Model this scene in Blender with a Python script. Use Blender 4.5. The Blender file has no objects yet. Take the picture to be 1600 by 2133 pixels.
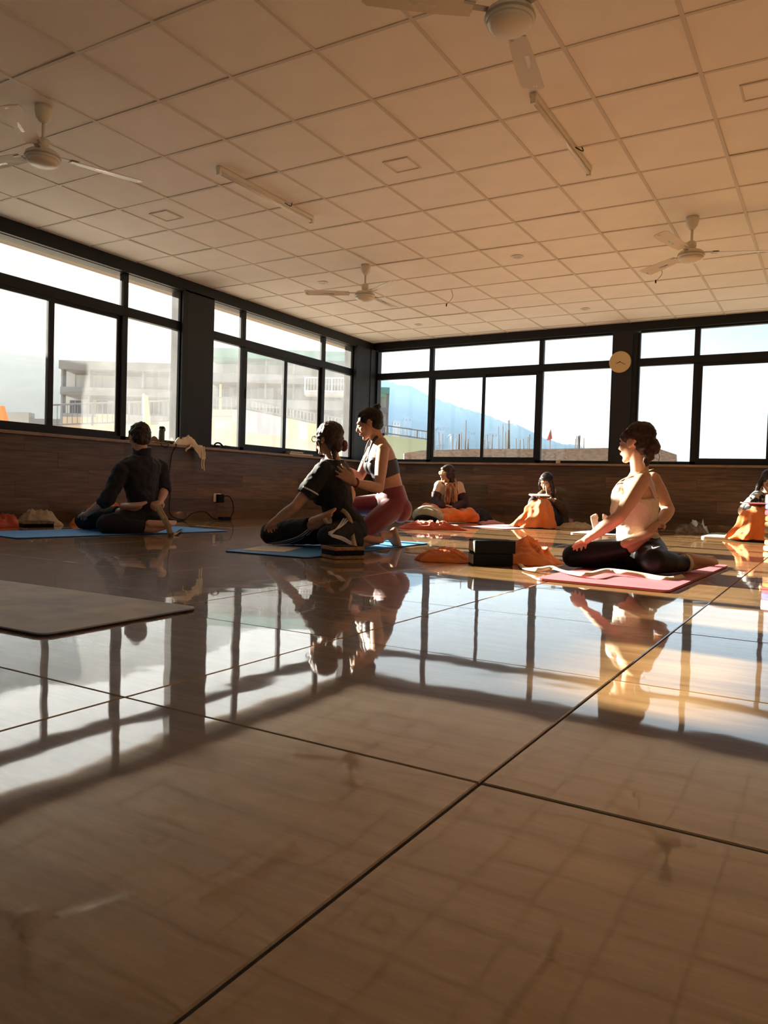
import bpy, bmesh, math, random
from mathutils import Vector, Matrix, noise, Quaternion
from mathutils.bvhtree import BVHTree
R = math.radians
random.seed(7)
scn = bpy.context.scene
col = scn.collection

# ------------------------------------------------------------------ camera
CAM = Vector((3.166, -2.842, 0.45))
F_PX = 1594.45
yaw, pitch, roll = 0.53495, -0.03107, 0.03080
_f = Vector((-math.sin(yaw)*math.cos(pitch), math.cos(yaw)*math.cos(pitch), math.sin(pitch)))
_r = Vector((math.cos(yaw), math.sin(yaw), 0.0))
_u = _r.cross(_f)
CR = math.cos(roll)*_r + math.sin(roll)*_u
CU = -math.sin(roll)*_r + math.cos(roll)*_u
CF = _f
cam_data = bpy.data.cameras.new('camera')
cam_data.sensor_fit = 'HORIZONTAL'
cam_data.sensor_width = 36.0
cam_data.lens = F_PX/1600.0*36.0
cam_data.clip_start = 0.02
cam_data.clip_end = 2000
cam = bpy.data.objects.new('camera', cam_data)
col.objects.link(cam)
cam.matrix_world = Matrix(((CR.x, CU.x, -CF.x, CAM.x), (CR.y, CU.y, -CF.y, CAM.y), (CR.z, CU.z, -CF.z, CAM.z), (0, 0, 0, 1)))
scn.camera = cam

# ------------------------------------------------------------------ sky, sun, exposure
SUN_EL, SUN_HEAD = R(18.5), R(-4.0)
SUN_DIR = Vector((math.cos(SUN_HEAD)*math.cos(SUN_EL), math.sin(SUN_HEAD)*math.cos(SUN_EL), -math.sin(SUN_EL)))  # the way light travels
wd = bpy.data.worlds.new('sky'); scn.world = wd; wd.use_nodes = True
nt = wd.node_tree; nt.nodes.clear()
w_out = nt.nodes.new('ShaderNodeOutputWorld'); w_bg = nt.nodes.new('ShaderNodeBackground')
w_tc = nt.nodes.new('ShaderNodeTexCoord')
w_dot = nt.nodes.new('ShaderNodeVectorMath'); w_dot.operation = 'DOT_PRODUCT'
w_dot.inputs[1].default_value = (-SUN_DIR.x, -SUN_DIR.y, -SUN_DIR.z)
w_ramp = nt.nodes.new('ShaderNodeValToRGB')
w_map = nt.nodes.new('ShaderNodeMapRange'); w_map.inputs[1].default_value = -0.6; w_map.inputs[2].default_value = 1.0
nt.links.new(w_tc.outputs['Generated'], w_dot.inputs[0])
nt.links.new(w_dot.outputs['Value'], w_map.inputs[0])
nt.links.new(w_map.outputs[0], w_ramp.inputs[0])
e = w_ramp.color_ramp.elements
e[0].position = 0.0; e[0].color = (0.26, 0.43, 0.63, 1)
e[1].position = 1.0; e[1].color = (1.25, 1.2, 1.12, 1)
x = w_ramp.color_ramp.elements.new(0.42); x.color = (0.46, 0.63, 0.78, 1)
x = w_ramp.color_ramp.elements.new(0.62); x.color = (0.80, 0.87, 0.90, 1)
# paler towards the horizon, thin cloud
w_sep = nt.nodes.new('ShaderNodeSeparateXYZ'); nt.links.new(w_tc.outputs['Generated'], w_sep.inputs[0])
w_hz = nt.nodes.new('ShaderNodeMapRange'); w_hz.inputs[1].default_value = 0.0; w_hz.inputs[2].default_value = 0.20
w_hz.inputs[3].default_value = 1.0; w_hz.inputs[4].default_value = 0.0
nt.links.new(w_sep.outputs['Z'], w_hz.inputs[0])
w_n = nt.nodes.new('ShaderNodeTexNoise'); w_n.inputs['Scale'].default_value = 3.0; w_n.inputs['Detail'].default_value = 6
nt.links.new(w_tc.outputs['Generated'], w_n.inputs['Vector'])
w_mul = nt.nodes.new('ShaderNodeMath'); w_mul.operation = 'MULTIPLY_ADD'
nt.links.new(w_n.outputs['Fac'], w_mul.inputs[0]); w_mul.inputs[1].default_value = 0.55; nt.links.new(w_hz.outputs[0], w_mul.inputs[2])
w_sub = nt.nodes.new('ShaderNodeMath'); w_sub.operation = 'SUBTRACT'; w_sub.use_clamp = True
nt.links.new(w_mul.outputs[0], w_sub.inputs[0]); w_sub.inputs[1].default_value = 0.22
w_mix = nt.nodes.new('ShaderNodeMix'); w_mix.data_type = 'RGBA'
nt.links.new(w_sub.outputs[0], w_mix.inputs[0]); nt.links.new(w_ramp.outputs[0], w_mix.inputs[6])
w_mix.inputs[7].default_value = (0.93, 0.94, 0.93, 1)
nt.links.new(w_mix.outputs[2], w_bg.inputs['Color'])
w_bg.inputs['Strength'].default_value = 0.76
nt.links.new(w_bg.outputs[0], w_out.inputs['Surface'])

sun_data = bpy.data.lights.new('sun', 'SUN'); sun_data.energy = 28.0; sun_data.angle = R(0.6); sun_data.color = (1.0, 0.90, 0.75)
sun = bpy.data.objects.new('sun', sun_data); col.objects.link(sun)
sun.rotation_mode = 'QUATERNION'; sun.rotation_quaternion = SUN_DIR.to_track_quat('-Z', 'Y'); sun.location = (-12, 3, 8)

vs = scn.view_settings
vs.view_transform = 'Standard'; vs.look = 'None'; vs.gamma = 1.0; vs.use_curve_mapping = False; vs.exposure = 0.88
scn.display_settings.display_device = 'sRGB'
scn.cycles.use_denoising = True
scn.cycles.max_bounces = 10
scn.cycles.diffuse_bounces = 5
scn.cycles.glossy_bounces = 4
scn.cycles.transmission_bounces = 4
scn.cycles.transparent_max_bounces = 12
scn.cycles.volume_bounces = 0
scn.cycles.sample_clamp_indirect = 8.0
scn.cycles.caustics_reflective = False
scn.cycles.caustics_refractive = False

# ------------------------------------------------------------------ helpers
def ray(px, py):
    return CF + CR*((px-800.0)/F_PX) + CU*((1066.5-py)/F_PX)
def at(px, py, d):
    """point seen at (px,py), d metres along the viewing axis"""
    return CAM + ray(px, py)*d
def on_z(px, py, z=0.0):
    v = ray(px, py); return CAM + v*((z-CAM.z)/v.z)
def on_x(px, py, x):
    v = ray(px, py); return CAM + v*((x-CAM.x)/v.x)
def on_y(px, py, y):
    v = ray(px, py); return CAM + v*((y-CAM.y)/v.y)

def tag(o, label=None, cat=None, group=None, kind=None):
    if label: o['label'] = label
    if cat: o['category'] = cat
    if group: o['group'] = group
    if kind: o['kind'] = kind
    return o
def empty(name, loc=(0, 0, 0), rz=0.0):
    o = bpy.data.objects.new(name, None); o.empty_display_size = 0.1
    o.location = loc; o.rotation_euler = (0, 0, rz); col.objects.link(o); return o
def world(o):
    return o.matrix_basis if o.parent is None else world(o.parent) @ o.matrix_parent_inverse @ o.matrix_basis
def link(name, me, m=None, parent=None, smooth=False):
    o = bpy.data.objects.new(name, me); col.objects.link(o)
    if m is not None and len(me.materials) == 0: me.materials.append(m)
    if parent is not None:
        o.parent = parent; o.matrix_parent_inverse = world(parent).inverted()
    if smooth:
        for p in me.polygons: p.use_smooth = True
    return o
def bm_mesh(bm, name):
    bmesh.ops.recalc_face_normals(bm, faces=bm.faces[:])
    me = bpy.data.meshes.new(name); bm.to_mesh(me); bm.free(); return me
def obj(name, bm, m, parent=None, smooth=False):
    return link(name, bm_mesh(bm, name), m, parent, smooth)
def add_box(bm, c, s, rot=None, bevel=0.0):
    M = Matrix.Translation(Vector(c))
    if rot is not None: M = M @ rot.to_4x4()
    r = bmesh.ops.create_cube(bm, size=1.0, matrix=M @ Matrix.Diagonal((s[0], s[1], s[2], 1)))
    if bevel > 0:
        ed = list({e for v in r['verts'] for e in v.link_edges})
        bmesh.ops.bevel(bm, geom=ed, offset=bevel, segments=2, affect='EDGES', profile=0.6)
    return r
def box(name, c, s, m, parent=None, rot=None, bevel=0.0):
    bm = bmesh.new(); add_box(bm, c, s, rot, bevel); return obj(name, bm, m, parent)
def span(name, a, b, m, parent=None, bevel=0.0):
    a, b = Vector(a), Vector(b)
    return box(name, (a+b)/2, tuple(abs(v) for v in (b-a)), m, parent, None, bevel)
def basis(z, xh=None):
    z = Vector(z).normalized()
    h = Vector(xh) if xh is not None else (Vector((0, 0, 1)) if abs(z.z) < 0.9 else Vector((1, 0, 0)))
    x = h - z*h.dot(z)
    if x.length < 1e-6: x = z.orthogonal()
    x.normalize(); y = z.cross(x)
    return Matrix((x, y, z)).transposed()
def add_tube(bm, pts, rad, n=8, cap=True, flat=1.0):
    pts = [Vector(p) for p in pts]; rings = []
    prev = None
    for i, p in enumerate(pts):
        t = (pts[min(i+1, len(pts)-1)] - pts[max(i-1, 0)]).normalized()
        if prev is None: B = basis(t)
        else:
            x = prev - t*prev.dot(t)
            x = x.normalized() if x.length > 1e-6 else t.orthogonal().normalized()
            B = Matrix((x, t.cross(x), t)).transposed()
        prev = B.col[0].copy()
        r = rad[i] if isinstance(rad, (list, tuple)) else rad
        rings.append([bm.verts.new(p + B @ Vector((math.cos(a)*r, math.sin(a)*r*flat, 0))) for a in [2*math.pi*k/n for k in range(n)]])
    for a, b in zip(rings, rings[1:]):
        for k in range(n): bm.faces.new((a[k], a[(k+1) % n], b[(k+1) % n], b[k]))
    if cap:
        bm.faces.new(rings[0][::-1]); bm.faces.new(rings[-1])
def add_lathe(bm, prof, c=(0, 0, 0), n=24, rot=None):
    c = Vector(c); rings = []
    for r, z in prof:
        ring = []
        for k in range(n):
            v = Vector((math.cos(2*math.pi*k/n)*max(r, 1e-4), math.sin(2*math.pi*k/n)*max(r, 1e-4), z))
            if rot is not None: v = rot @ v
            ring.append(bm.verts.new(c+v))
        rings.append(ring)
    for a, b in zip(rings, rings[1:]):
        for k in range(n): bm.faces.new((a[k], a[(k+1) % n], b[(k+1) % n], b[k]))
    bm.faces.new(rings[0][::-1]); bm.faces.new(rings[-1])
def catmull(pts, n=6):
    pts = [Vector(p) for p in pts]; out = []
    for i in range(len(pts)-1):
        p0, p1, p2, p3 = pts[max(i-1, 0)], pts[i], pts[i+1], pts[min(i+2, len(pts)-1)]
        for k in range(n):
            t = k/n
            out.append(0.5*((2*p1)+(p2-p0)*t+(2*p0-5*p1+4*p2-p3)*t*t+(3*p1-p0-3*p2+p3)*t**3))
    out.append(pts[-1]); return out

# ------------------------------------------------------------------ materials
def mat(name, c, rough=0.6, spec=0.5, metal=0.0, var=0.0, scale=8.0, stretch=(1, 1, 1), bump=0.0, bscale=40.0, c2=None, sheen=0.0, coord='Object', lo=0.35, hi=0.65, detail=5.0, sss=0.0, emit=0.0):
    m = bpy.data.materials.new(name); m.use_nodes = True
    n = m.node_tree; b = n.nodes['Principled BSDF']
    b.inputs['Base Color'].default_value = (*c, 1); b.inputs['Roughness'].default_value = rough
    b.inputs['Specular IOR Level'].default_value = spec; b.inputs['Metallic'].default_value = metal
    if sheen: b.inputs['Sheen Weight'].default_value = sheen
    if sss:
        b.inputs['Subsurface Weight'].default_value = sss; b.inputs['Subsurface Radius'].default_value = (0.02, 0.008, 0.004); b.inputs['Subsurface Scale'].default_value = 0.5
    if emit:
        b.inputs['Emission Color'].default_value = (*c, 1); b.inputs['Emission Strength'].default_value = emit
    if var or c2 or bump:
        tc = n.nodes.new('ShaderNodeTexCoord'); mp = n.nodes.new('ShaderNodeMapping'); mp.inputs['Scale'].default_value = stretch
        n.links.new(tc.outputs[coord], mp.inputs[0])
    if var or c2:
        t = n.nodes.new('ShaderNodeTexNoise'); t.inputs['Scale'].default_value = scale; t.inputs['Detail'].default_value = detail
        n.links.new(mp.outputs[0], t.inputs['Vector'])
        r = n.nodes.new('ShaderNodeValToRGB'); r.color_ramp.elements[0].position = lo; r.color_ramp.elements[1].position = hi
        d = c2 if c2 else tuple(v*(1-var) for v in c)
        r.color_ramp.elements[0].color = (*d, 1); r.color_ramp.elements[1].color = (*c, 1)
        n.links.new(t.outputs['Fac'], r.inputs[0]); n.links.new(r.outputs[0], b.inputs['Base Color'])
    if bump:
        t2 = n.nodes.new('ShaderNodeTexNoise'); t2.inputs['Scale'].default_value = bscale; t2.inputs['Detail'].default_value = 4
        n.links.new(mp.outputs[0], t2.inputs['Vector'])
        bp = n.nodes.new('ShaderNodeBump'); bp.inputs['Strength'].default_value = bump; bp.inputs['Distance'].default_value = 0.0025
        n.links.new(t2.outputs['Fac'], bp.inputs['Height']); n.links.new(bp.outputs[0], b.inputs['Normal'])
    return m
def glass_mat(name, dust, gloss_ior=1.5, tint=(0.96, 0.98, 0.98)):
    """thin window pane: see-through, mirror-like by angle, with a film of dust that the sun lights up"""
    m = bpy.data.materials.new(name); m.use_nodes = True; n = m.node_tree; n.nodes.clear()
    out = n.nodes.new('ShaderNodeOutputMaterial')
    tr = n.nodes.new('ShaderNodeBsdfTransparent'); tr.inputs[0].default_value = (*tint, 1)
    gl = n.nodes.new('ShaderNodeBsdfGlossy'); gl.inputs['Roughness'].default_value = 0.0
    fr = n.nodes.new('ShaderNodeFresnel'); fr.inputs['IOR'].default_value = gloss_ior
    mx = n.nodes.new('ShaderNodeMixShader')
    geo = n.nodes.new('ShaderNodeNewGeometry'); io = n.nodes.new('ShaderNodeMapRange'); io.inputs[3].default_value = gloss_ior; io.inputs[4].default_value = 1/gloss_ior   # same mirror on both faces of the pane
    n.links.new(geo.outputs['Backfacing'], io.inputs[0]); n.links.new(io.outputs[0], fr.inputs['IOR'])
    n.links.new(fr.outputs[0], mx.inputs[0]); n.links.new(tr.outputs[0], mx.inputs[1]); n.links.new(gl.outputs[0], mx.inputs[2])
    if dust > 0:
        tl = n.nodes.new('ShaderNodeBsdfTranslucent'); tl.inputs[0].default_value = (0.80, 0.82, 0.84, 1)
        tc = n.nodes.new('ShaderNodeTexCoord'); tn = n.nodes.new('ShaderNodeTexNoise'); tn.inputs['Scale'].default_value = 3.5; tn.inputs['Detail'].default_value = 5
        mr = n.nodes.new('ShaderNodeMapRange'); mr.inputs[1].default_value = 0.3; mr.inputs[2].default_value = 0.7; mr.inputs[3].default_value = dust*0.8; mr.inputs[4].default_value = dust*1.2
        n.links.new(tc.outputs['Object'], tn.inputs['Vector']); n.links.new(tn.outputs['Fac'], mr.inputs[0])
        m2 = n.nodes.new('ShaderNodeMixShader')
        n.links.new(mr.outputs[0], m2.inputs[0]); n.links.new(mx.outputs[0], m2.inputs[1]); n.links.new(tl.outputs[0], m2.inputs[2])
        n.links.new(m2.outputs[0], out.inputs[0])
    else: n.links.new(mx.outputs[0], out.inputs[0])
    return m
M = {}
# ------------------------------------------------------------------ the room
XL, YF, CEIL = -3.57, 8.005, 2.835
XR, YB = 4.75, -7.3
SILL = 0.885

def tile_floor_mat():
    m = bpy.data.materials.new('polished_floor_tile'); m.use_nodes = True; n = m.node_tree; b = n.nodes['Principled BSDF']
    geo = n.nodes.new('ShaderNodeNewGeometry'); oi = n.nodes.new('ShaderNodeObjectInfo')
    add = n.nodes.new('ShaderNodeVectorMath'); add.operation = 'MULTIPLY_ADD'
    n.links.new(oi.outputs['Random'], add.inputs[0]); add.inputs[1].default_value = (13, 29, 7); n.links.new(geo.outputs['Position'], add.inputs[2])
    mp = n.nodes.new('ShaderNodeMapping'); mp.inputs['Scale'].default_value = (0.9, 7.0, 1); n.links.new(add.outputs[0], mp.inputs[0])
    t = n.nodes.new('ShaderNodeTexNoise'); t.inputs['Scale'].default_value = 1.6; t.inputs['Detail'].default_value = 9; t.inputs['Roughness'].default_value = 0.68; t.inputs['Distortion'].default_value = 0.5
    n.links.new(mp.outputs[0], t.inputs['Vector'])
    r = n.nodes.new('ShaderNodeValToRGB'); e = r.color_ramp.elements
    e[0].position = 0.30; e[0].color = (0.170, 0.088, 0.034, 1); e[1].position = 0.72; e[1].color = (0.39, 0.245, 0.112, 1)
    k = r.color_ramp.elements.new(0.5); k.color = (0.275, 0.158, 0.064, 1)
    n.links.new(t.outputs['Fac'], r.inputs[0]); n.links.new(r.outputs[0], b.inputs['Base Color'])
    b.inputs['Roughness'].default_value = 0.36; b.inputs['IOR'].default_value = 1.5; b.inputs['Specular IOR Level'].default_value = 0.06; b.inputs['Coat Weight'].default_value = 1.0; b.inputs['Coat Roughness'].default_value = 0.03; b.inputs['Coat IOR'].default_value = 2.4
    mp2 = n.nodes.new('ShaderNodeMapping'); mp2.inputs['Scale'].default_value = (1, 1, 1); n.links.new(add.outputs[0], mp2.inputs[0])
    t2 = n.nodes.new('ShaderNodeTexNoise'); t2.inputs['Scale'].default_value = 4.2; t2.inputs['Detail'].default_value = 1.5
    n.links.new(mp2.outputs[0], t2.inputs['Vector'])
    bp = n.nodes.new('ShaderNodeBump'); bp.inputs['Strength'].default_value = 0.5; bp.inputs['Distance'].default_value = 0.0016
    n.links.new(t2.outputs['Fac'], bp.inputs['Height']); n.links.new(bp.outputs[0], b.inputs['Normal']); n.links.new(bp.outputs[0], b.inputs['Coat Normal'])
    return m
def plank_mat():
    m = bpy.data.materials.new('wood_wall_plank'); m.use_nodes = True; n = m.node_tree; b = n.nodes['Principled BSDF']
    tc = n.nodes.new('ShaderNodeTexCoord'); oi = n.nodes.new('ShaderNodeObjectInfo')
    add = n.nodes.new('ShaderNodeVectorMath'); add.operation = 'MULTIPLY_ADD'
    n.links.new(oi.outputs['Random'], add.inputs[0]); add.inputs[1].default_value = (17, 11, 23); n.links.new(tc.outputs['Object'], add.inputs[2])
    mp = n.nodes.new('ShaderNodeMapping'); mp.inputs['Scale'].default_value = (2.0, 2.0, 26); n.links.new(add.outputs[0], mp.inputs[0])
    t = n.nodes.new('ShaderNodeTexNoise'); t.inputs['Scale'].default_value = 1.5; t.inputs['Detail'].default_value = 7; n.links.new(mp.outputs[0], t.inputs['Vector'])
    r = n.nodes.new('ShaderNodeValToRGB'); e = r.color_ramp.elements
    e[0].position = 0.3; e[0].color = (0.060, 0.030, 0.014, 1); e[1].position = 0.7; e[1].color = (0.16, 0.09, 0.045, 1)
    n.links.new(t.outputs['Fac'], r.inputs[0])
    hs = n.nodes.new('ShaderNodeHueSaturation'); mr = n.nodes.new('ShaderNodeMapRange'); mr.inputs[3].default_value = 0.65; mr.inputs[4].default_value = 1.35
    n.links.new(oi.outputs['Random'], mr.inputs[0]); n.links.new(mr.outputs[0], hs.inputs['Value']); n.links.new(r.outputs[0], hs.inputs['Color'])
    n.links.new(hs.outputs[0], b.inputs['Base Color']); b.inputs['Roughness'].default_value = 0.38
    return m
M['floor'] = tile_floor_mat(); M['plank'] = plank_mat()
M['grout'] = mat('dark_grout', (0.05, 0.03, 0.02), 0.9)
M['ceil'] = mat('ceiling_tile', (0.86, 0.82, 0.76), 0.85, var=0.05, scale=3, bump=0.15, bscale=220)
M['bar'] = mat('ceiling_bar', (0.60, 0.54, 0.46), 0.6)
M['black'] = mat('black_window_frame', (0.006, 0.006, 0.007), 0.5, spec=0.3)
M['column'] = mat('dark_grey_column', (0.016, 0.016, 0.018), 0.6, spec=0.3)
M['sill'] = mat('stone_ledge', (0.30, 0.20, 0.12), 0.35, var=0.3, scale=9)
M['skirt'] = mat('skirting_tile', (0.17, 0.11, 0.065), 0.08, var=0.3, scale=4)
M['plaster'] = mat('cream_plaster', (0.74, 0.66, 0.54), 0.85, var=0.05, scale=2)
M['core'] = mat('wall_core', (0.10, 0.06, 0.035), 0.9)
M['lintel'] = mat('outer_lintel', (0.42, 0.36, 0.31), 0.9)
M['pane_left'] = glass_mat('dusty_veil_pane', 0.023)  # dust film thickened so its veil also stands in for outdoor haze
M['pane_far'] = glass_mat('clear_pane', 0.004)
M['white'] = mat('white_plastic', (0.75, 0.70, 0.62), 0.4)
M['alu'] = mat('bare_aluminium', (0.6, 0.6, 0.6), 0.35, metal=1.0)

# floor: a grout bed with 80 cm tiles laid on it
floor = span('floor', (XL-0.1, YB-0.1, -0.12), (XR+0.1, YF+0.1, -0.004), M['grout']); tag(floor, 'polished brown tiled floor of the hall', kind='structure')
T = 0.8
bm = bmesh.new(); add_box(bm, (0, 0, -0.006), (T-0.005, T-0.005, 0.012))
bmesh.ops.bevel(bm, geom=[e for e in bm.edges if all(v.co.z > -0.001 for v in e.verts)], offset=0.002, segments=1, affect='EDGES')
tile_me = bm_mesh(bm, 'floor_tile'); tile_me.materials.append(M['floor'])
jx, jy = 2.708, -1.753
for i in range(-9, 4):
    for k in range(-8, 14):
        x0, y0 = jx+T*i, jy+T*k
        x1, y1 = max(x0, XL), max(y0, YB); x2, y2 = min(x0+T, XR), min(y0+T, YF)
        if x2-x1 < 0.02 or y2-y1 < 0.02: continue
        o = link('floor_tile', tile_me, None, floor)
        o.location = ((x1+x2)/2, (y1+y2)/2, 0); o.scale = ((x2-x1)/T, (y2-y1)/T, 1)
        o.rotation_euler = (R(random.uniform(-0.07, 0.07)), R(random.uniform(-0.07, 0.07)), 0)
        o.location.z = -0.0006 - 0.0004*random.random()

# ceiling: slab, tiles and bars
ceil = span('ceiling', (XL-0.3, YB-0.3, CEIL+0.03), (XR+0.3, YF+0.3, CEIL+0.2), M['plaster']); tag(ceil, 'suspended ceiling of cream square tiles', kind='structure')
bm = bmesh.new(); add_box(bm, (0, 0, 0.009), (0.594, 0.594, 0.018))
ct_me = bm_mesh(bm, 'ceiling_tile'); ct_me.materials.append(M['ceil'])
for i in range(-6, 8):
    for k in range(-2, 14):
        x1, y1 = max(0.6*i, XL), 0.6*k; x2, y2 = min(0.6*i+0.6, XR), min(0.6*k+0.6, YF)
        if x2-x1 < 0.03 or y2-y1 < 0.03: continue
        o = link('ceiling_tile', ct_me, None, ceil)
        o.location = ((x1+x2)/2, (y1+y2)/2, CEIL+random.choice([0, 0, 0, 0.001, 0.003])); o.scale = ((x2-x1)/0.6, (y2-y1)/0.6, 1)
        o.rotation_euler = (R(random.uniform(-0.25, 0.25)), R(random.uniform(-0.25, 0.25)), 0)
bm = bmesh.new(); add_box(bm, ((XL+XR)/2, (YB-1.2)/2, CEIL+0.009), (XR-XL, -1.2-YB, 0.018)); obj('ceiling_panel', bm, M['ceil'], ceil)
for i in range(-5, 8): span('ceiling_bar', (0.6*i-0.011, -1.2, CEIL-0.005), (0.6*i+0.011, YF, CEIL+0.001), M['bar'], ceil)
for k in range(-2, 14): span('ceiling_bar', (XL, 0.6*k-0.011, CEIL-0.0045), (XR, 0.6*k+0.011, CEIL+0.001), M['bar'], ceil)

# low walls with wooden planks
wl = span('wall_left', (XL-0.22, YB, 0), (XL-0.012, YF+0.2, SILL-0.03), M['core']); tag(wl, 'low wall of brown wood planks under the side windows', kind='structure')
wf = span('wall_far', (XL-0.22, YF+0.012, 0), (XR+0.2, YF+0.22, SILL-0.03), M['core']); tag(wf, 'low wall of brown wood planks under the far windows', kind='structure')
PH = (SILL-0.03-0.10)/5
for row in range(5):
    z0 = 0.10+PH*row
    s = -1.6 - 0.37*row % 1.2
    while s < YF:
        a, b_ = max(s, -1.6), min(s+1.2, YF-0.001)
        if b_-a > 0.05: span('plank', (XL-0.012, a+0.001, z0+0.001), (XL-0.001*random.random(), b_-0.001, z0+PH-0.001), M['plank'], wl)
        s += 1.2
    s = XL-0.5*(row % 2)-0.13*row
    while s < XR:
        a, b_ = max(s, XL+0.001), min(s+1.2, XR)
        if b_-a > 0.05: span('plank', (a+0.001, YF+0.001*random.random(), z0+0.001), (b_-0.001, YF+0.012, z0+PH-0.001), M['plank'], wf)
        s += 1.2
span('plank', (XL-0.012, YB, 0.1), (XL, -1.602, SILL-0.03), M['plank'], wl)
bl = empty('baseboard_left', (XL, 0, 0)); tag(bl, 'glossy skirting tiles along the side wall', kind='structure')
y = -1.75
while y < YF-0.01:
    span('skirting_tile', (XL-0.01, y+0.001, 0), (XL+0.012, min(y+0.8, YF)-0.001, 0.10), M['skirt'], bl); y += 0.8
bf = empty('baseboard_far', (0, YF, 0)); tag(bf, 'glossy skirting tiles along the far wall', kind='structure')
x = XL+0.012
while x < XR-0.01:
    span('skirting_tile', (x+0.001, YF-0.012, 0), (min(x+0.8, XR)-0.001, YF+0.01, 0.10), M['skirt'], bf); x += 0.8
t1 = span('trim_1', (XL-0.24, YB, SILL-0.03), (XL+0.075, YF, SILL), M['sill'], None, 0.004); tag(t1, 'stone ledge under the side windows', kind='structure')
t2 = span('trim_2', (XL-0.2, YF-0.075, SILL-0.03), (XR, YF+0.24, SILL), M['sill'], None, 0.004); tag(t2, 'stone ledge under the far windows', kind='structure')
t3 = span('trim_3', (XL-0.20, YB, 2.70), (XL+0.02, YF+0.2, CEIL+0.03), M['black']); tag(t3, 'black beam above the side windows', kind='structure')
t4 = span('trim_4', (XL+0.02, YF-0.02, 2.72), (XR, YF+0.2, CEIL+0.03), M['black']); tag(t4, 'black beam above the far windows', kind='structure')
t5 = span('trim_5', (XL-0.32, YB, 2.70), (XL-0.20, YF+0.32, 2.95), M['lintel']); tag(t5, 'concrete eave outside the side windows', kind='structure')
t6 = span('trim_6', (XL-0.20, YF+0.20, 2.80), (XR, YF+0.45, 2.95), M['lintel']); tag(t6, 'concrete eave outside the far windows', kind='structure')
wr_ = empty('wall_right', (XR, 0, 0)); tag(wr_, 'cream wall with an added window bay out of view', kind='structure')
for a_, b__ in (((XR, YB, 0), (XR+0.2, YF+0.2, SILL)), ((XR, YB, 2.70), (XR+0.2, YF+0.2, CEIL+0.05)), ((XR, YB, SILL), (XR+0.2, -6.03, 2.70)), ((XR, -1.97, SILL), (XR+0.2, YF+0.2, 2.70))): span('wall_panel', a_, b__, M['plaster'], wr_)
span('wall_back', (XL-0.2, YB-0.2, 0), (XR+0.2, YB, CEIL+0.05), M['plaster']); tag(bpy.data.objects['wall_back'], 'plain cream wall behind', kind='structure')

# windows -------------------------------------------------------------
FR = 0.05
def window(name, axis, s0, s1, cuts, n, label, glass):
    """axis 'x': side wall (runs along y); 'y': far wall (runs along x). cuts: fixed | two sliding sashes | fixed"""
    base = {'x': XL-0.06, 'y': YF+0.06, 'r': XR+0.10}[axis]; axis = 'x' if axis == 'r' else axis
    w = empty(name, (base, (s0+s1)/2, SILL) if axis == 'x' else ((s0+s1)/2, base, SILL)); tag(w, label, kind='structure')
    def bar(nm, a, b, z0, z1, d0=-0.03, d1=0.03, m=M['black']):
        if axis == 'x': return span(nm, (base-d1, a, z0), (base-d0, b, z1), m, w)
        return span(nm, (a, base+d0, z0), (b, base+d1, z1), m, w)
    def pane(a, b, z0, z1, off=0.0):
        if axis == 'x': return span('pane', (base-0.003-off, a-0.004, z0-0.004), (base+0.003-off, b+0.004, z1+0.004), glass, w)
        return span('pane', (a-0.004, base-0.003+off, z0-0.004), (b+0.004, base+0.003+off, z1+0.004), glass, w)
    c1, c2 = cuts
    zb, zt0, zt1, ztop = SILL, 2.235, 2.34, 2.70
    bar('bottom_rail', s0, s1, zb, zb+0.045)
    bar('transom', s0, s1, zt0, zt1)
    bar('top_rail', s0, s1, ztop-0.005, ztop+0.03)
    for a in (s0-0.03, s1): bar('jamb', a, a+0.03, zb, ztop)
    for c in (c1, c2): bar('mullion', c-0.035, c+0.035, zb, zt0+0.01); bar('mullion', c-0.034, c+0.034, zt1-0.01, ztop)
    pane(s0, c1-0.035, zb+0.045, zt0); pane(c2+0.035, s1, zb+0.045, zt0)
    pane(s0, c1-0.034, zt1, ztop); pane(c1+0.034, c2-0.034, zt1, ztop); pane(c2+0.034, s1, zt1, ztop)
    mid = (c1+c2)/2
    for q, (a, b, off) in enumerate(((c1+0.035, mid+0.03, -0.012), (mid-0.03, c2-0.035, 0.012))):
        bar('sash_rail', a, b, zb+0.045, zb+0.09, off-0.010, off+0.010); bar('sash_rail', a, b, zt0-0.04, zt0, off-0.010, off+0.010)
        for st in (a, b-0.045): bar('sash_stile', st, st+0.045, zb+0.09, zt0-0.04, off-0.010, off+0.010)
        pane(a+0.045, b-0.045, zb+0.09, zt0-0.04, off)
        h = bar('latch', (a+0.006 if q == 0 else b-0.02), (a+0.02 if q == 0 else b-0.006), 1.58, 1.70, off-0.025, off-0.010)
    return w
window('window_1', 'x', 0.51, 3.72, (1.12, 2.92), 1, 'black framed sliding window in the side wall behind the bottle', M['pane_left'])
window('window_2', 'x', 4.27, 7.44, (4.855, 6.665), 2, 'black framed sliding window of the side wall next to the corner', M['pane_left'])
window('window_3', 'x', -3.22, -0.02, (-2.6, -0.8), 3, 'black framed sliding window of the side wall far from the corner', M['pane_left'])
window('window_4', 'y', -3.48, 0.355, (-2.49, -0.675), 4, 'black framed sliding window of the far wall between the corner and the clock', M['pane_far'])
window('window_5', 'y', 0.735, 4.57, (1.47, 3.28), 5, 'black framed sliding window of the far wall beyond the clock', M['pane_far'])
window('fill_window', 'r', -6.0, -2.0, (-5.0, -3.0), 6, 'added unseen window in the cream wall, letting in fill light', M['pane_far'])  # bay added out of view to brighten the near ceiling
def column(a, b, label):
    o = span('column', a, b, M['column']); tag(o, label, kind='structure'); return o
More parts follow.
